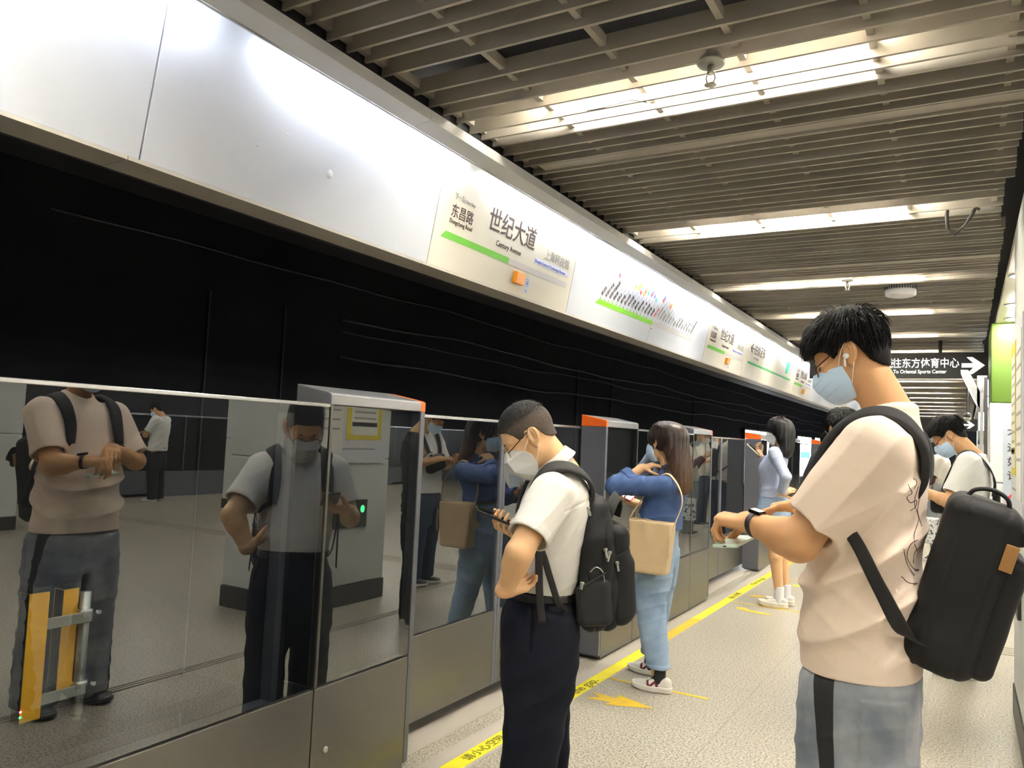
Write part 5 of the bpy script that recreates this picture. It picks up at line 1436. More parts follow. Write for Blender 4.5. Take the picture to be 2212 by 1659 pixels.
def pack_white(A):
    B = A.B
    t = thing('backpack', 'black backpack with silver zip pulls on the man in the white shirt', 'backpack', tuple(B.p(-.17, 0, .95)))
    a = math.radians(-4); R = np.stack([V3(math.cos(a), 0, math.sin(a)), V3(0, 1, 0), V3(-math.sin(a), 0, math.cos(a))], 1)
    c = V3(-.205, 0, .965)
    cl = np.array(c, f32); Rl = R.astype(f32)
    def f(P):
        Q = (P-cl)@Rl
        sc = np.interp(Q[:, 2], [-.25, -.1, .1, .22, .27], [.84, 1, 1, .84, .6]).astype(f32)
        q2 = Q/np.stack([np.interp(Q[:, 2], [-.25, -.16, 0, .15, .25], [.95, 1.06, 1.0, .72, .42]).astype(f32), sc, np.ones_like(sc)], 1)
        d = rbox(q2, (.02, 0, 0), (.072, .150, .245), .045)*.8
        d = d+.0035*wob(P, 5, 11)+.006*folds(P, 6, (.7, 0, .7), 5, 2)-.003
        for (x, z0, z1, sl) in ((.010, -.2, .2, .12), (-.035, -.15, .22, .16)):
            d = d+.0045*np.exp(-((Q[:, 0]-x+Q[:, 2]*sl)/.0035)**2)*(Q[:, 1] > .09)
        return d
    main = solid('main_compartment', f, [(c-.33, c+.33, .005)], 'nylon', t, B)
    def g(P):
        Q = (P-cl)@Rl
        d = rbox(Q, (-.060, 0, -.045), (.044, .132, .185), .04)
        d = smin(d, rbox(Q, (-.092, 0, -.09), (.028, .118, .110), .026), .03)
        d = d+.003*wob(P, 7, 12)+.0045*np.exp(-((Q[:, 2]-.015+Q[:, 0]*.4)/.0035)**2)
        return d
    solid('front_pocket', g, [(c-.34, c+.34, .005)], 'nylon', t, B)
    def s_(P):
        Q = (P-cl)@Rl
        d = rbox(Q, (.044, .132, -.130), (.066, .030, .088), .028)
        return smax(d, (Q[:, 2]+.045+(Q[:, 0]-.05)*.6+.5*(Q[:, 0]-.05)**2*30*0), .006)
    solid('side_pocket', s_, [(c-.34, c+.34, .005)], 'nylon_in', t, B)
    rod('pocket_rim', [c+R@V3(x, .164, z) for x, z in ((.100, -.078), (.07, -.060), (.03, -.037), (.0, -.022))], .0035, 'webbing', t, B)
    # case sticking out of the side pocket
    q = c+R@V3(.035, .135, -.060)
    rbx('spectacle_case', q, (.032, .022, .060), .018, R, 'phone_black', t, B)
    rod('case_zip', [q+R@V3(x, .0225, z) for x, z in ((-.028, -.03), (-.024, .035), (0, .057), (.024, .040))], .0022, 'steel_edge', t, B)
    def pull(x, y, z, dx, dz):
        b = c+R@V3(x, y, z); u = R@V3(dx, 0, dz)
        o = rod('zip_pull', [b, b+u*.5, b+u], .0058, 'steel_edge', t, B)
        rod('zip_slider', [b-u*.05, b+u*.25], .0078, 'zinc', o, B)
    pull(-.000, .155, .062, -.006, -.035); pull(-.018, .150, .050, .010, -.036); pull(-.045, .138, .010, -.004, -.034)
    pull(.055, .128, .212, -.010, -.034); pull(.066, .122, .214, -.010, -.034); pull(.090, .172, -.052, .006, -.025)
    rbx('badge', c+R@V3(-.118, .085, -.045), (.004, .010, .016), .003, R, 'zinc', t, B)
    ribbon('grab_handle', [c+R@V3(*p) for p in ((-.02, .095, .165), (-.045, .085, .215), (-.075, .04, .240), (-.09, -.01, .215), (-.085, -.04, .160))], R@V3(.55, -.2, .75), .042, .011, 'nylon_in', t, B)
    for k in (1, -1):
        pts = [(-.125, k*.075, 1.165), (-.158, k*.085, 1.215), (-.135, k*.10, 1.275), (-.065, k*.115, 1.314), (.015, k*.12, 1.305), (.070, k*.118, 1.235), (.096, k*.12, 1.14), (.098, k*.125, 1.07)]
        W = [(0, k*1, -.1), (0, k*1, -.2), (0, k*1, -.35), (0, k*1, -.55), (0, k*1, -.5), (0, k*1, -.1), (0, k*1, 0), (0, k*1, 0)]
        ribbon('shoulder_strap', pts, W, [.05, .06, .064, .066, .064, .06, .052, .04], .015, 'nylon_in', t, B)
        ribbon('strap_webbing', [(.098, k*.127, 1.075), (.080, k*.175, 1.04), (.038, k*.185, 1.02), (.0, k*.188, .92), (-.035, k*.180, .83), (-.065, k*.16, .80)], [(.2, 0, 1), (.6, 0, .8), (1, 0, .3), (1, 0, .3), (1, 0, .3), (1, 0, .3)], .024, .004, 'webbing', t, B)
        ribbon('loose_strap_end', [(.045, k*.187, 1.025), (.042, k*.190, .95), (.036, k*.192, .86), (.024, k*.196, .765)], (1, 0, 0), .027, .004, 'webbing', t, B)
    return t
B_ = person_white(); pack_white(B_)
# ---------------------------------------------------------------- woman with the beige bag
M['jeans'] = mat('light_blue_denim', (.225, .325, .46), .8, bump=(420, .3, .002), var=(9, (.31, .415, .55), 5, .35, .7))
M['white_rubber'] = mat('off_white_rubber', (.72, .68, .60), .6)
def sneaker_white(tint): return mat('white_sneaker', tint, .7, bump=(160, .2, .002))
def person_denim():
    sk = skin_mat('fair', (.74, .45, .24))
    shL, shR = (-.015, .145, 1.165), (.02, -.145, 1.165)
    elL, elR = (.265, .215, 1.150), (.13, -.19, .985)
    wrL, wrR = (.150, .085, 1.262), (.285, -.135, 1.035)
    hl = lambda P: hand_sdf(P, wrL, (-.80, -.50, .32), (.25, .35, .9), 1, ((.5, .6, .4), (.5, .6, .4), (.5, .6, .4), (.55, .6, .4)), .86, (.5, .5), .05)
    hr = lambda P: hand_sdf(P, wrR, (.62, .75, .15), (.40, -.10, -.9), -1, ((.5, .8, .45), (.55, .8, .45), (.6, .8, .45), (.6, .85, .5)), .86, (.8, .5), .05)
    A = Figure('woman in a blue denim shirt with long brown hair and a beige bag', (-1.53, 4.55), (-1, 0),
        ((.055, 0, 1.430), (math.radians(2), math.radians(-24), 0), .98), (-.0, 0, 1.215),
        [(.78, .07, 0, .14, .10), (.92, .055, 0, .125, .095), (1.04, .04, 0, .13, .095), (1.13, .02, 0, .135, .09), (1.19, .0, 0, .10, .07), (1.24, .0, 0, .055, .05)],
        [(shL, elL, wrL, hl, (.05, .03, 1.30), (.044, .038, .035, .023)), (shR, elR, wrR, hr, (.36, -.08, 1.06), (.044, .037, .034, .023))],
        [((.07, .085, .80), (.055, .13, .42), (-.02, .155, .06), (.085, .055, .035)), ((.07, -.085, .80), (.10, -.12, .42), (.135, -.135, .06), (.085, .055, .035))], sk, fem=True, ha=.0034)
    A.eyes(); A.surgical_mask()
    rows = [(.88, .062, 0, .168, .128), (.94, .058, 0, .162, .122), (1.02, .045, 0, .156, .112), (1.10, .028, 0, .163, .114), (1.16, .012, 0, .152, .102), (1.205, .002, 0, .115, .080), (1.245, .004, 0, .070, .060), (1.27, .010, 0, .056, .054)]
    Lf = Loft(rows, 2.3)
    cuffL = np.array(wrL)+(np.array(elL)-np.array(wrL))*.42
    def extra_arm(P): return smin(rc(P, shL, elL, .062, .054), smax(rc(P, elL, np.array(wrL), .054, .046), plane(P, cuffL, np.array(wrL)-np.array(elL)), .004), .02)
    cuffR = np.array(wrR)+(np.array(elR)-np.array(wrR))*.35
    def extra_armR(P): return smin(rc(P, shR, elR, .062, .050), smax(rc(P, elR, np.array(wrR), .050, .044), plane(P, cuffR, np.array(wrR)-np.array(elR)), .004), .02)
    base = top_fn(Lf, [], (.0, 0, .925), 41, .003, 9, ((.0, 0, 1.20), (.03, 0, 1.37), .052, .05), .04, lambda P: .009*folds(P, 43, (.3, 0, 1), 6, 1.6)*np.clip((1.12-P[:, 2])*8, 0, 1), (.35, 0, -1))
    def fn(P):
        a = np.minimum(extra_arm(P), extra_armR(P))+.003*wob(P, 42, 12)-.007*folds(P, 45, (.8, .3, .6), 9, 2)
        for c_, w_, e_ in ((cuffL, wrL, elL), (cuffR, wrR, elR)):
            t = plane(P, c_, np.array(w_)-np.array(e_)); r = np.linalg.norm(P-c_.astype(f32), axis=1)
            a = a-.006*((t > -.045) & (r < .09))
            a = smax(a, -rc(P, c_+(np.array(e_)-c_)*.12, w_, .040, .040), .003)
        return smin(base(P), a, .035)
    A.part('denim_shirt', fn, (-.22, -.34, .86), (.40, .34, 1.34), .0046, mat('blue_denim_shirt', (.045, .090, .235), .8, bump=(240, .35, .003), var=(14, (.065, .120, .29), 4, .35, .7)))
    def fcl(P):
        ax = V3(.35, 0, .94); q = P-V3(.012, 0, 1.265).astype(f32); t = q@ax.astype(f32); r = np.linalg.norm(q-t[:, None]*ax.astype(f32), axis=1)
        return smax(np.abs(r-.061-.25*np.clip(-t, -.02, .05))-.002, np.abs(t)-.026, .002)
    A.part('collar', fcl, (-.12, -.12, 1.18), (.14, .12, 1.36), .0045, M['blue_denim_shirt'] if 'blue_denim_shirt' in M else mat('denim_collar', (.045, .090, .235), .8))
    hip = Loft([(.55, .085, 0, .165, .115), (.66, .085, 0, .172, .125), (.76, .08, 0, .168, .125), (.86, .07, 0, .152, .115), (.95, .06, 0, .14, .105)], 2.4)
    lg = [Loft([(.132, -.014, .150, .064, .060), (.25, .015, .143, .070, .074), (.42, .050, .125, .074, .088), (.60, .075, .105, .082, .105), (.78, .08, .08, .08, .115)], 2.2),
          Loft([(.125, .135, -.130, .062, .058), (.25, .125, -.128, .070, .072), (.42, .105, -.12, .074, .088), (.60, .09, -.10, .082, .105), (.78, .08, -.08, .08, .115)], 2.2)]
    def exj(P, d):
        z = P[:, 2]; d = d-.006*folds(P, 24, (.3, 0, 1), 6, 1.8)
        for k, x, y in ((0, -.018, .150), (1, .135, -.130)): d = d-.003*((z > .11) & (z < .155) & (np.hypot(P[:, 0]-x, P[:, 1]-y) < .09))
        d = smax(d, -smax(np.abs(P[:, 1])-.01, z-.68, .03), .02)
        for x, y in ((-.018, .150), (.135, -.130)): d = smax(d, -rc(P, (x, y, .05), (x, y, .17), .052, .044), .002)
        return d
    A.part('jeans', trousers_fn(hip, lg, 34, .003, 9, .03, exj), (-.22, -.26, .08), (.28, .28, .98), .005, M['jeans'])
    sm = mat('black_sock', (.016, .018, .018), .9)
    for x, y in ((-.02, .152), (.132, -.132)):
        o = A.part('sock', lambda P, x=x, y=y: smax(rc(P, (x+.004, y, .03), (x, y, .20), .038, .040), P[:, 2]-.19, .004), (x-.08, y-.08, .0), (x+.09, y+.08, .21), .004, sm)
    up = mat2('white_maroon_sneaker', (.70, .67, .60), (.14, .012, .03), .65, .48, .52)
    def patch(ax_, ay_, yaw):
        cy, sy = math.cos(yaw), math.sin(yaw); R = np.array([[cy, -sy, 0], [sy, cy, 0], [0, 0, 1.]])
        def k(P):
            Q = (P-V3(ax_, ay_, 0).astype(f32))@R.astype(f32); x, z = Q[:, 0], Q[:, 2]-.030
            d1 = np.minimum(np.minimum(np.abs(x-.000-z*.28)-.0075, np.abs(x-.050-z*.28)-.0075), np.abs(x-.025+(z-.018)*1.05-z*.0)-.009)
            return np.clip(.5-np.maximum(d1, np.maximum(np.abs(x-.03)-.045, np.abs(z-.020)-.019))*130, 0, 1)*(np.abs(Q[:, 1]) > .022)
        return k
    for x, y, yw in ((-.02, .155, .06), (.125, -.135, -.05)): shoe(A, (x, y), yw, .252, 'white_rubber', up, patch(x, y, yw), .034)
    # long hair
    hm = mat2('brown_hair', (.13, .070, .036), (.034, .018, .013), .42, .05, .95, spec=.5)
    kz = lambda P: np.clip((P[:, 2]-1.13)/.30, 0, 1)+.0*P[:, 0]
    Hr = [(1.115, -.085, .01, .045, .030), (1.16, -.082, .01, .075, .042), (1.24, -.070, .0, .095, .055), (1.33, -.045, 0, .100, .070), (1.42, -.015, 0, .096, .088), (1.48, .010, 0, .094, .104), (1.53, .028, 0, .075, .085), (1.552, .034, 0, .035, .045)]
    HL = Loft(Hr, 2.1)
    def fh(P):
        d = HL(P, 0, .03)+.004*np.sin(P[:, 1]*190+2*np.sin(P[:, 2]*14)+P[:, 0]*120)*np.clip((1.5-P[:, 2])*8, 0, 1)+.004*wob(P*np.array((1, 1, .3), f32), 4, 26)
        face = np.maximum(np.maximum(.062-(P[:, 0]), P[:, 2]-1.500-(P[:, 0]-.06)*-.6), -(P[:, 2]-1.20))
        return smax(d, -face, .012)
    A.part('hair', fh, (-.20, -.16, 1.08), (.20, .16, 1.60), .004, hm, kz)
    hs = lambda Q: ell(Q, (-.014, 0, .030), (.098, .0765, .090))
    cen, R_, sc = A.cen, A.R, A.s
    def push(x):
        P = (cen+(x*sc)@R_.T); d = Lf(P.astype(f32)); ax2 = P-V3(.02, 0, 0); ax2[:, 2] = 0
        n_ = ax2/np.maximum(np.linalg.norm(ax2, axis=1), 1e-5)[:, None]
        return (n_*np.clip(.014-d, 0, .03)[:, None])@R_/sc
    reg = lambda p: (p[:, 2] > np.interp(p[:, 0], [-.14, -.05, .0, .04, .07, .14], [-.05, -.02, .03, .045, .075, .09]))
    st = hair_strands(hs, 1900, reg, lambda x, t: V3(-.35, 0, -1)*np.ones((len(x), 1))+np.sign(x[:, 1:2])*V3(0, .25, 0)*(t < .35), lambda p: np.where(p[:, 0] > .02, .34, .33)+0*p[:, 0], lambda p: .016+.006*np.clip(p[:, 2]*8, 0, 1), 20, 9, A.R.T@V3(-.18, 0, -1), .0013, push, jitter=.22)
    A.strands('hair_locks', st, hm, lambda P: kz(P)-.12*(np.sin(P[:, 1]*400) > .6))
    # bag
    t = thing('handbag', 'beige leather bucket bag hanging at the side of the woman in denim', 'bag', tuple(A.B.p(.03, .24, .8)))
    Rb = frame3((1, 0, .02), (.04, 0, 1)); cb = V3(.022, .245, .825)
    def fbg(P):
        Q = (P-cb.astype(f32))@Rb.astype(f32)
        w_ = np.interp(Q[:, 2], [-.15, -.12, .16], [.90, .92, 1.12]).astype(f32); th = np.interp(Q[:, 2], [-.15, .16], [1.15, .8]).astype(f32)
        q2 = Q/np.stack([w_, th, np.ones_like(w_)], 1)
        d = rbox(q2, (0, 0, 0), (.120, .050, .150), .02)*.85
        d = d+.0025*wob(P, 2, 9)-.007*np.exp(-((Q[:, 0]-.005-Q[:, 2]*.15)/.030)**2)*np.clip((Q[:, 2]+.02)*6, 0, 1)
        d = smax(d, Q[:, 2]-.146+.035*np.cos(np.clip(Q[:, 0]/.125, -1, 1)*3.1)*.35-.010, .003)
        d = d-.0012*(np.abs(Q[:, 2]+.095) < .0016)*0+.0016*np.exp(-((Q[:, 2]+.092)/.002)**2)
        return smax(d, -smax(rbox(q2, (0, 0, .02), (.107, .036, .16), .02), -(Q[:, 2]+.10), .003), .002)
    lm = mat('beige_leather', (.60, .44, .255), .5, bump=(60, .1, .003))
    solid('bag_body', fbg, [(cb-.21, cb+.21, .0042)], lm, t, A.B)
    ribbon('bag_strap', [cb+Rb@V3(-.122, .01, .05), cb+Rb@V3(-.135, .0, .14), (-.140, .20, 1.08), (-.105, .165, 1.17), (-.03, .145, 1.238), (.055, .135, 1.19), (.115, .165, 1.08), cb+Rb@V3(.135, .0, .14), cb+Rb@V3(.120, .01, .05)], [(0, 1, 0), (0, 1, 0), (0, 1, .1), (0, 1, -.2), (0, 1, -.5), (0, 1, -.3), (0, 1, 0), (0, 1, 0), (0, 1, 0)], .017, .004, lm, t, A.B)
    for k in (-1, 1):
        ribbon('hanging_tab', [cb+Rb@V3(.124*k, .052, .09), cb+Rb@V3(.126*k, .056, .02), cb+Rb@V3(.124*k, .055, -.045)], Rb@V3(0, 1, 0), .012, .004, lm, t, A.B)
    ph = frame3((.148, .02, .055), (-.30, .35, .88))
    phone('phone', 'white and pink phone in the right hand of the woman in denim', A.B, (.345, -.085, 1.085), ph, (.155, .075, .010), mat('pink_phone_case', (.62, .08, .13), .45), mat('white_screen', (.78, .76, .84), .25), False)
    return A
C_ = person_denim()
# ---------------------------------------------------------------- girl in shorts
def person_shorts():
    sk = skin_mat('fair', (.74, .45, .24))
    shL, shR = (.035, .150, 1.375), (.06, -.150, 1.375)
    elL, elR = (-.085, .225, 1.165), (.15, -.19, 1.19)
    wrL, wrR = (-.035, .155, 1.015), (.215, -.13, 1.335)
    hl = lambda P: hand_sdf(P, wrL, (-.75, -.35, .40), (.2, .9, .3), 1, ((.3, .5, .3),)*4, .88, (.5, .4), .04)
    hr = lambda P: hand_sdf(P, wrR, (.42, .45, .78), (.75, -.30, -.45), -1, ((.5, .8, .45),)*4, .88, (.8, .5), .04)
    A = Figure('girl in a pale blue top and denim shorts, black hair, looking at a phone', (-1.45, 7.4), (-1, 0),
        ((.035, 0, 1.585), (math.radians(12), 0, 0), 1.0), (-.0, 0, 1.41),
        [(.84, .06, 0, .155, .115), (.95, .06, 0, .14, .105), (1.07, .06, 0, .118, .09), (1.20, .055, 0, .13, .10), (1.32, .03, 0, .135, .09), (1.38, .015, 0, .10, .07), (1.42, .005, 0, .055, .05)],
        [(shL, elL, wrL, hl, (-.10, .12, 1.05), (.044, .037, .034, .023)), (shR, elR, wrR, hr, (.26, -.08, 1.40), (.044, .037, .034, .023))],
        [((.06, .085, .86), (.015, .085, .45), (-.025, .085, .08), (.088, .055, .036)), ((.06, -.085, .86), (.0, -.085, .45), (-.05, -.085, .08), (.088, .055, .036))], sk, fem=True, hh=.004, ha=.0045, bare_legs=True)
    A.eyes(); A.folded_mask()
    tm = mat('pale_blue_knit', (.42, .47, .62), .85, bump=(160, .25, .003))
    rows = [(.94, .062, 0, .155, .118), (.985, .062, 0, .152, .118), (1.06, .064, 0, .132, .106), (1.15, .072, 0, .136, .112), (1.22, .078, 0, .142, .122), (1.30, .055, 0, .142, .108), (1.36, .030, 0, .128, .088), (1.40, .012, 0, .085, .066), (1.43, .006, 0, .056, .052)]
    Lf = Loft(rows, 2.2)
    base = top_fn(Lf, [], (0, 0, .965), 51, .0025, 10, ((.0, 0, 1.40), (.02, 0, 1.54), .050, .048), .04, lambda P: .007*folds(P, 53, (.2, 0, 1), 7, 1.8)*np.clip((1.15-P[:, 2])*8, 0, 1))
    def fn(P):
        a = np.minimum(*[smin(rc(P, s_, e_, .054, .046), smax(rc(P, e_, w_, .046, .036), plane(P, np.array(w_)-(np.array(w_)-np.array(e_))*.06, np.array(w_)-np.array(e_)), .004), .02) for s_, e_, w_ in ((shL, elL, wrL), (shR, elR, wrR))])
        a = a+.002*wob(P, 52, 14)-.006*folds(P, 55, (.2, .2, 1), 8, 2)
        return smin(base(P), a, .03)
    A.part('knit_top', fn, (-.20, -.30, .93), (.32, .32, 1.46), .005, tm)
    hip = Loft([(.80, .058, 0, .182, .145), (.88, .058, 0, .176, .138), (.96, .060, 0, .155, .122), (1.0, .06, 0, .148, .116)], 2.3)
    lg = [Loft([(.735, .052, k*.092, .098, .112), (.80, .054, k*.09, .097, .118), (.88, .058, k*.08, .085, .118)], 2.2) for k in (1, -1)]
    def exj(P, d):
        for k in (1, -1): d = smax(d, -smax(Loft([(.60, .045, k*.092, .088, .100), (.82, .05, k*.092, .088, .102)])(P), P[:, 2]-.78, .01), .003)
        d = smax(d, P[:, 2]-.985, .003)
        return smax(d, -smax(np.abs(P[:, 1])-.008, P[:, 2]-.77, .02), .01)
    A.part('denim_shorts', trousers_fn(hip, lg, 35, .003, 12, .02, exj), (-.16, -.24, .70), (.26, .24, 1.01), .005, M['jeans'])
    mb = MB(); r = random.Random(3)
    for k in (1, -1):
        for j in range(26):
            a = 2*math.pi*j/26; x, y = .052+.108*math.cos(a), k*.092+.094*math.sin(a)
            mb.tube([tuple(A.B.p(x, y, .745)), tuple(A.B.p(x+.004*r.uniform(-1, 1), y+.004*r.uniform(-1, 1), .735-.03*r.random()))], .002, 4)
    mb.build('frayed_hem', 'white_rubber', A.root)
    sm = mat('white_sock', (.74, .74, .75), .9)
    for x, y in ((-.025, .085), (-.05, -.085)): A.part('sock', lambda P, x=x, y=y: smax(rc(P, (x+.004, y, .04), (x+.004, y, .24), .042, .043), P[:, 2]-.185, .004), (x-.08, y-.08, .02), (x+.09, y+.08, .22), .004, sm)
    up = sneaker_white((.66, .64, .58)); cr = mat('cream_rubber', (.70, .66, .56), .6)
    for x, y in ((-.015, .085), (-.04, -.085)): shoe(A, (x, y), 0, .275, cr, up, None, .048)
    HL = Loft([(1.325, -.045, .02, .075, .030), (1.38, -.050, .01, .105, .048), (1.46, -.040, 0, .112, .070), (1.55, -.015, 0, .106, .100), (1.62, .010, 0, .100, .115), (1.67, .022, 0, .082, .095), (1.70, .026, 0, .045, .055)], 2.1)
    def fh(P):
        d = HL(P, 0, .03)+.003*np.sin(P[:, 1]*170+2*np.sin(P[:, 2]*12)+P[:, 0]*110)*np.clip((1.66-P[:, 2])*8, 0, 1)
        face = np.maximum(np.maximum(.040-P[:, 0], P[:, 2]-1.615-(P[:, 0]-.06)*-.2), -(P[:, 2]-1.36))
        return smax(d, -face, .012)
    A.part('hair', fh, (-.20, -.16, 1.29), (.20, .16, 1.74), .0045, 'hair_black')
    hs = lambda Q: ell(Q, (-.014, 0, .030), (.098, .0765, .090)); cen, R_, sc = A.cen, A.R, A.s
    reg = lambda p: (p[:, 2] > np.interp(p[:, 0], [-.14, -.05, .0, .04, .07, .14], [-.05, -.02, .03, .045, .07, .08]))
    st = hair_strands(hs, 1300, reg, lambda x, t: V3(-.25, 0, -1)*np.ones((len(x), 1))+np.sign(x[:, 1:2])*V3(0, .3, 0)*(t < .35), lambda p: .28+0*p[:, 0], lambda p: .022+.004*np.clip(p[:, 2]*8, 0, 1), 16, 12, A.R.T@V3(-.1, 0, -1), .0017, None, jitter=.2)
    A.strands('hair_locks', st, 'hair_black')
    phone('phone', 'pale yellow phone held up by the girl in shorts', A.B, (.268, -.090, 1.392), frame3((.12, .0, .105), (-.66, .1, .75)), (.155, .074, .010), mat('cream_phone_case', (.78, .70, .48), .4), 'phone_glass', False)
    return A
D_ = person_shorts()
# ---------------------------------------------------------------- the other passengers
def passenger(label, O, fwd, H, lean=.0, pitch=.5, yaw=0, tee=None, pants=None, skin='warm', hair=None, mask='surgical', arms=None, sleeve=True, fem=False, shoe_m=None, group=None, cell=.0065, belly=0.0, jacket=False):
    k = H/1.70; z = lambda v: v*k
    SK = {'warm': (.66, .365, .175), 'fair': (.74, .45, .24), 'mid': (.60, .34, .175)}
    sk = skin_mat(skin, SK[skin])
    shL, shR = (-.01-lean*.3, .17*k, z(1.385)), (-.01-lean*.3, -.17*k, z(1.385))
    (elL, wrL, exL, ezL, cl), (elR, wrR, exR, ezR, cr) = arms
    S3 = lambda p: (p[0]*k, p[1]*k, p[2]*k)
    elL, wrL, elR, wrR = map(S3, (elL, wrL, elR, wrR))
    hl = lambda P: hand_sdf(P, wrL, exL, ezL, 1, (cl,)*4, .95*k, (.6, .5), .04)
    hr = lambda P: hand_sdf(P, wrR, exR, ezR, -1, (cr,)*4, .95*k, (.6, .5), .04)
    tip = lambda w_, e_: tuple(np.array(w_)+np.array(e_)/np.linalg.norm(e_)*.17)
    A = Figure(label, O, fwd, ((.055+.05*math.sin(pitch), 0, z(1.565)), (pitch, yaw, 0), k), (-.045-lean*.2, 0, z(1.425)),
        [(z(.84), .0, 0, .155*k, .11*k), (z(.95), .0, 0, .15*k, .105*k), (z(1.1), -.01, 0, .15*k, .105*k), (z(1.25), -.02-lean*.2, 0, .16*k, .11*k), (z(1.34), -.03-lean*.25, 0, .15*k, .095*k), (z(1.40), -.04-lean*.3, 0, .09*k, .07*k), (z(1.44), -.045-lean*.3, 0, .055*k, .05*k)],
        [(shL, elL, wrL, hl, tip(wrL, exL), (.048, .042, .038, .026)), (shR, elR, wrR, hr, tip(wrR, exR), (.048, .042, .038, .026))],
        [((.0, .09*k, z(.86)), (.01, .095*k, z(.47)), (-.02, .10*k, z(.07)), (.09, .058, .038)), ((.0, -.09*k, z(.86)), (.01, -.095*k, z(.47)), (-.02, -.10*k, z(.07)), (.09, .058, .038))], sk, group, fem, hh=max(.0035, cell*.7), ha=max(.0038, cell*.75))
    A.eyes()
    if mask == 'surgical': A.surgical_mask()
    elif mask: A.folded_mask()
    Lf = Loft([(z(.80), .004+belly, 0, .185*k, .140*k), (z(.90), .004+belly, 0, .182*k, .138*k), (z(1.05), -.004+belly*.8, 0, .176*k, .130*k), (z(1.2), -.016-lean*.15, 0, .182*k, .130*k), (z(1.31), -.028-lean*.25, 0, .178*k, .120*k), (z(1.375), -.036-lean*.3, 0, .140*k, .098*k), (z(1.42), -.042-lean*.3, 0, .088*k, .074*k), (z(1.455), -.045-lean*.3, 0, .066*k, .062*k)], 2.4)
    fr = .78 if sleeve else 1.0
    sl = []
    for sh, el in ((shL, elL), (shR, elR)):
        sh = np.array(sh); el = np.array(el); sl.append((sh, sh+(el-sh)*fr, .078*k, .066*k))
    def ex(P):
        o = .012*folds(P, 61, (.4, 0, 1), 5, 1.7)*np.clip((z(1.3)-P[:, 2])*4, 0, 1)
        return o+.009*folds(P, 62, (.8, 0, .6), 7, 2)
    fn0 = top_fn(Lf, sl, (0, 0, z(.86) if not jacket else z(.84)), 63, .003, 8, ((-.045-lean*.2, 0, z(1.40)), (.0, 0, z(1.55)), .060*k, .056*k), .045, ex)
    fn = fn0
    if not sleeve:
        def fn(P):
            a = None
            for sh, el, wr in ((shL, elL, wrL), (shR, elR, wrR)):
                e = smax(rc(P, el, wr, .058*k, .042*k), plane(P, np.array(wr)-(np.array(wr)-np.array(el))*.05, np.array(wr)-np.array(el)), .004)
                a = e if a is None else np.minimum(a, e)
            return smin(fn0(P), a+.003*wob(P, 66, 12)-.006*folds(P, 67, (.5, .2, .8), 8, 2), .03)
    lo = (-.30, -.46, z(.80)); hi = (.46, .46, z(1.50))
    A.part('jacket' if jacket else 't_shirt', fn, lo, hi, cell, tee)
    hip = Loft([(z(.55), .01, 0, .175*k, .12*k), (z(.70), .006, 0, .18*k, .13*k), (z(.84), .004, 0, .17*k, .12*k), (z(.95), .004, 0, .155*k, .112*k)], 2.5)
    lg = [Loft([(z(.035), -.015, s*.10*k, .075*k, .080*k), (z(.25), -.01, s*.10*k, .078*k, .086*k), (z(.48), .008, s*.095*k, .082*k, .096*k), (z(.68), .008, s*.09*k, .088*k, .115*k), (z(.82), .004, s*.08*k, .085*k, .118*k)], 2.2) for s in (1, -1)]
    A.part('trousers', trousers_fn(hip, lg, 36, .003, 8, .03, lambda P, d: smax(d, -smax(np.abs(P[:, 1])-.012, P[:, 2]-z(.72), .03), .03)-.006*folds(P, 25, (.35, 0, 1), 5, 1.8)), (-.20, -.25, .01), (.22, .25, z(.97)), cell, pants)
    for s in (1, -1): shoe(A, (-.01, s*.10*k), s*.1, .275*k, 'white_rubber', shoe_m or M['skirt'])
    HX = [-.14, -.10, -.075, -.055, -.044, -.034, .004, .018, .034, .046, .062, .085, .14]; HZ = [-.078, -.075, -.066, -.045, -.014, .019, .023, .002, -.006, .024, .036, .046, .046]
    if hair == 'short':
        A.hair_cap('hair', hairline(HX, HZ), lambda Q: .004+.016*np.clip((Q[:, 2]-.03)*14, 0, 1), 'hair_under', .004, 40, 4, .0042)
        if cell < .0065:
            hs = lambda Q: ell(Q, (-.014, 0, .030), (.098, .0765, .090)); cw = V3(-.062, 0, .118)
            def flow(x, t):
                v = x-cw; v = v/np.linalg.norm(v, axis=1)[:, None]
                return v+V3(.4, 0, -.15)*np.clip((x[:, 0:1]+.05)*9, 0, 1)+V3(0, 0, -.25)
            A.strands('hair_locks', hair_strands(hs, 1400, lambda p: p[:, 2] > np.interp(p[:, 0], HX, HZ)+.022, flow, lambda p: np.where(p[:, 0] > 0, .075, .055), lambda p: np.where(p[:, 2] > .05, .028, .012), 7, 6, A.R.T@V3(0, 0, -.3), .0019, stop=lambda x: x[:, 2] < np.interp(x[:, 0], HX, HZ)-.004), 'hair_black')
    elif hair == 'long':
        c0 = A.cen
        HL = Loft([(c0[2]-.27, c0[0]-.10, 0, .09, .035), (c0[2]-.15, c0[0]-.085, 0, .11, .06), (c0[2]-.02, c0[0]-.04, 0, .105, .10), (c0[2]+.06, c0[0]-.015, 0, .095, .11), (c0[2]+.115, c0[0]-.005, 0, .05, .06)], 2.1)
        A.part('hair', lambda P: smax(HL(P, 0, .03)+.003*np.sin(P[:, 1]*170), -np.maximum(np.maximum(.03-(P[:, 0]-c0[0]), P[:, 2]-c0[2]-.05), -(P[:, 2]-c0[2]+.2)), .01), c0-.32, c0+.2, .006, 'hair_black')
    A.k = k
    return A
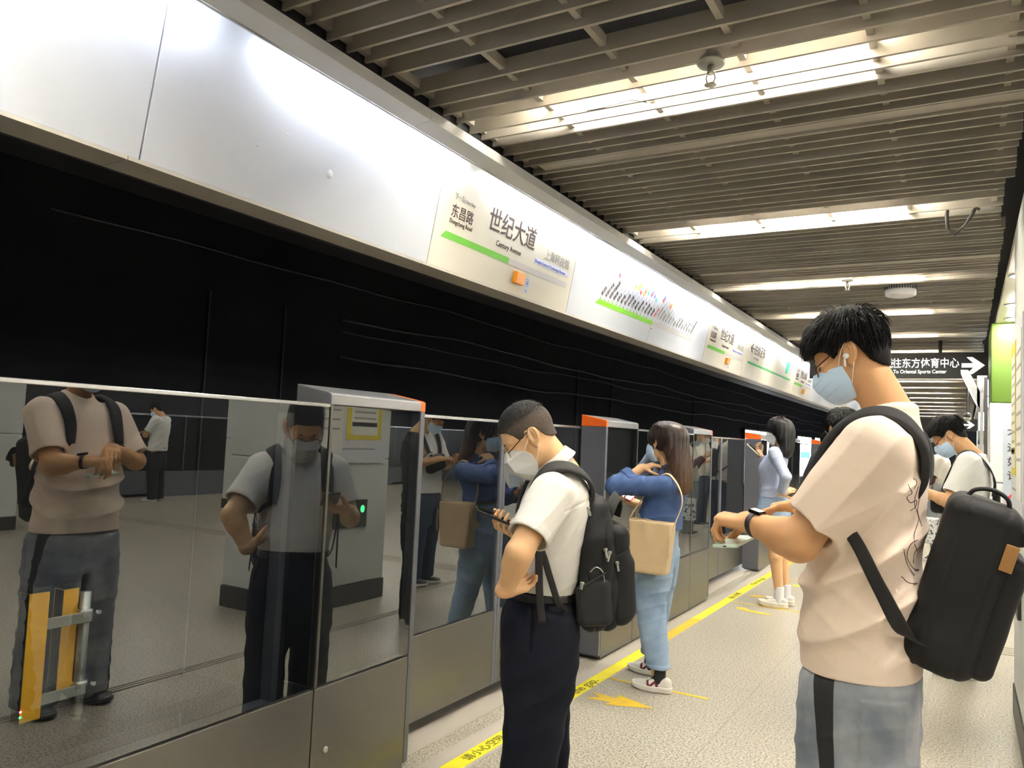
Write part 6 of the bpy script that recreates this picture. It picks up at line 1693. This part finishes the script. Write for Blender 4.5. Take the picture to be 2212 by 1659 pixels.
HOLD = lambda z1=1.12: (((.06, .25, 1.10), (.225, .075, z1), (.7, -.5, .3), (.3, .1, -.9), (.5, .8, .5)), ((.06, -.25, 1.10), (.225, -.075, z1), (.7, .5, .3), (.3, -.1, -.9), (.5, .8, .5)))
W_T = mat('white_cotton_tee', (.74, .74, .72), .85, bump=(60, .15, .003))
DJ = mat('dark_blue_denim', (.035, .05, .085), .85, bump=(300, .2, .002)); BP = mat('black_trousers', (.014, .014, .016), .85)
# man in the white T-shirt at right
E_ = passenger('man in a white T-shirt with a blue mask, standing by the white column, looking down', (-.02, 6.0), (-1, 0), 1.685, .10, .62, 0, W_T, DJ, 'mid', 'short', 'surgical', (((.07, .235, 1.13), (.235, .10, 1.19), (.9, -.35, .1), (.2, .2, 1), (.4, .7, .5)), ((.07, -.235, 1.12), (.24, -.08, 1.16), (.8, .5, .1), (.3, -.1, -.9), (.5, .8, .5))), True, False, None, None, .0055)
E_.glasses('frame_dark', 'frame_dark', .0)
t = thing('sling_bag', 'black sling bag across the chest of the man in the white T-shirt', 'bag', tuple(E_.B.p(.12, 0, 1.15)))
rbx('bag_body', (.135, .03, 1.13), (.045, .12, .075), .03, frame3((1, 0, 0), (0, .25, 1)), 'nylon', t, E_.B)
for k_ in (1, -1):
    ribbon('bag_strap', [(.115, k_*.07, 1.19), (.080, k_*.105, 1.29), (.015, k_*.125, 1.425), (-.06, k_*.125, 1.445), (-.14, k_*.12, 1.37), (-.185, k_*.12, 1.26), (-.175, k_*.12, 1.16)], [(0, 1, 0), (0, 1, -.2), (0, 1, -.5), (0, 1, -.5), (0, 1, -.2), (0, 1, 0), (0, 1, 0)], .042, .010, 'webbing', t, E_.B)
rbx('back_pad', (-.195, 0, 1.14), (.02, .10, .07), .015, frame3((1, 0, 0), (0, 0, 1)), 'nylon_in', t, E_.B)
# person in black with a cap, behind the man in pink
F_ = passenger('person in black with a black cap, half behind the man in pink', (-.56, 4.72), (-.62, .78), 1.66, .05, .35, 0, mat('black_jacket', (.014, .016, .018), .8, bump=(80, .2, .003)), BP, 'fair', 'short', 'surgical', HOLD(1.22), False, False, None, None, .006, 0, True)
def fcap(Q):
    d = ell(Q, (-.012, 0, .035), (.112, .090, .100)); d = smax(d, -(Q[:, 2]-.020), .006)
    return smax(d, -ell(Q, (-.012, 0, .033), (.107, .085, .095)), .002)
def fbrim(Q):
    d = np.abs(ell(Q, (.07, 0, -.01), (.115, .085, .048)))-.002
    return smax(smax(d, -(Q[:, 0]-.075), .003), -(Q[:, 2]-.012+(Q[:, 0]-.09)*.25), .003)
cm_ = mat('black_cap_cloth', (.013, .013, .014), .75, bump=(200, .2, .002))
F_.head_part('cap', fcap, (-.15, -.12, -.01), (.14, .12, .16), .004, cm_); F_.head_part('cap_brim', fbrim, (.05, -.11, -.06), (.20, .11, .06), .0036, cm_)
F_.hp('cap_stripe', [(.068, .066, .022), (.085, .05, .022), (.098, .025, .024)], .003, 'mask_white')
phone('phone', 'white phone held by the person in the black cap', F_.B, (.325, 0, 1.225), frame3((.8, 0, .5), (-.5, 0, .8)), (.15, .074, .009), mat('white_phone', (.8, .8, .78), .35), 'phone_glass', False)
rbx('white_undershirt', (.085, 0, 1.30), (.02, .045, .07), .012, frame3((1, 0, .3), (-.3, 0, 1)), W_T, F_.root, F_.B)
# people farther on, mainly seen in the glass
G_ = passenger('distant man in an ecru T-shirt with a tablet, mirrored past the brown hair', (-.05, 13.6), (-1, -.1), 1.72, .05, .75, 0, mat('ecru_tee', (.70, .68, .60), .85), DJ, 'mid', 'short', 'folded', HOLD(1.14), True, False, None, None, .011)
phone('tablet', 'white tablet held by the man in dark jeans mirrored in the glass', G_.B, (.37, 0, 1.17), frame3((0, 1, 0), (-.6, 0, .8)), (.20, .13, .009), 'mask_white', 'phone_glass', False)
H_ = passenger('woman in a white vest over maroon sleeves, mirrored in the second screen', (-.32, 12.05), (-1, .1), 1.66, .03, .55, 0, mat('cream_vest', (.72, .70, .62), .85), mat('pale_grey_trousers', (.30, .32, .33), .85), 'fair', 'long', 'surgical', HOLD(1.25), True, True, None, None, .011)
for s_, (sh, el, wr) in ((1, ((-.01, .166, 1.352), (.06, .245, 1.074), (.22, .073, 1.22))), (-1, ((-.01, -.166, 1.352), (.06, -.245, 1.074), (.22, -.073, 1.22)))):
    H_.part('sleeve', lambda P, el=el, wr=wr, sh=sh: chain(P, [np.array(sh)*.4+np.array(el)*.6, el, np.array(wr)*.85+np.array(el)*.15], [.056, .054, .042], .02), np.minimum(el, wr)-V3(.1, .1, .1), np.maximum(el, wr)+V3(.1, .1, .25), .010, mat('maroon_sleeve', (.06, .012, .018), .85))
phone('phone', 'cream phone held by the woman in maroon sleeves', H_.B, (.34, 0, 1.27), frame3((.75, 0, .6), (-.6, 0, .75)), (.17, .08, .010), mat('ivory_phone', (.75, .70, .52), .4), 'phone_glass', False)
t = thing('tote_bag', 'white patterned tote bag beside the woman in maroon sleeves', 'bag', tuple(H_.B.p(.05, .26, .5)))
pm_ = mat('patterned_canvas', (.70, .70, .70), .85, var=(22, (.05, .08, .10), 3, .52, .60))
rbx('bag_body', (.02, .27, .42), (.15, .06, .17), .03, frame3((1, 0, 0), (0, 0, 1)), pm_, t, H_.B)
ribbon('bag_strap', [(-.09, .27, .58), (-.06, .255, .85), (.06, .25, 1.06), (.08, .255, .85), (.11, .27, .58)], (0, 1, 0), .025, .006, pm_, t, H_.B)
I_ = passenger('person in a white T-shirt carrying a green bag, mirrored in the sliding door', (-1.1, 12.3), (-.5, .85), 1.72, .05, .3, 0, W_T, DJ, 'mid', 'short', 'surgical', (((.06, .25, 1.10), (.23, .08, 1.15), (.7, -.5, .3), (.3, .1, -.9), (.5, .8, .5)), ((-.0, -.265, 1.10), (.06, -.28, .86), (.1, .0, -1), (.2, -1, 0), (.8, .9, .6))), True, False, None, None, .011)
t = thing('shopping_bag', 'bright green shopping bag mirrored in the sliding door', 'bag', tuple(I_.B.p(.07, -.28, .4)))
gb = mat('green_bag', (.20, .42, .02), .55)
rbx('bag_body', (.075, -.29, .40), (.17, .07, .17), .02, frame3((1, 0, 0), (0, 0, 1)), gb, t, I_.B)
for y_ in (-.25, -.33): rod('bag_handle', [(.0, y_, .56), (.02, -.285, .69), (.07, -.285, .765), (.12, -.285, .69), (.15, y_, .56)], .006, gb, t, I_.B)
rbx('contents', (.08, -.29, .575), (.11, .05, .03), .02, frame3((1, 0, 0), (0, 0, 1)), 'lavender', t, I_.B)
t = thing('backpack', 'grey backpack on the person with the green bag', 'backpack', tuple(I_.B.p(-.2, 0, 1.15)))
rbx('main_compartment', (-.235, 0, 1.15), (.075, .14, .22), .05, frame3((1, 0, 0), (0, 0, 1)), mat('grey_nylon', (.06, .06, .065), .7), t, I_.B)
for k_ in (1, -1): ribbon('shoulder_strap', [(-.16, k_*.10, 1.30), (-.12, k_*.11, 1.41), (-.02, k_*.115, 1.445), (.07, k_*.115, 1.36), (.115, k_*.12, 1.22), (-.0, k_*.19, 1.12), (-.17, k_*.13, 1.0)], (0, 1, 0), .05, .012, 'nylon_in', t, I_.B)
W_ = passenger('man in a white T-shirt at the opposite platform edge, mirrored in the large glass', (8.2, 8.75), (.9, -.43), 1.74, .04, .45, 0, W_T, BP, 'mid', 'short', 'surgical', (((.10, .24, 1.12), (.235, .02, 1.16), (.6, -.8, .1), (.5, .2, .9), (.4, .6, .4)), ((.10, -.24, 1.12), (.24, -.02, 1.14), (.6, .8, .1), (.5, -.2, .9), (.4, .6, .4))), True, False, sneaker_white((.7, .7, .68)), None, .009)
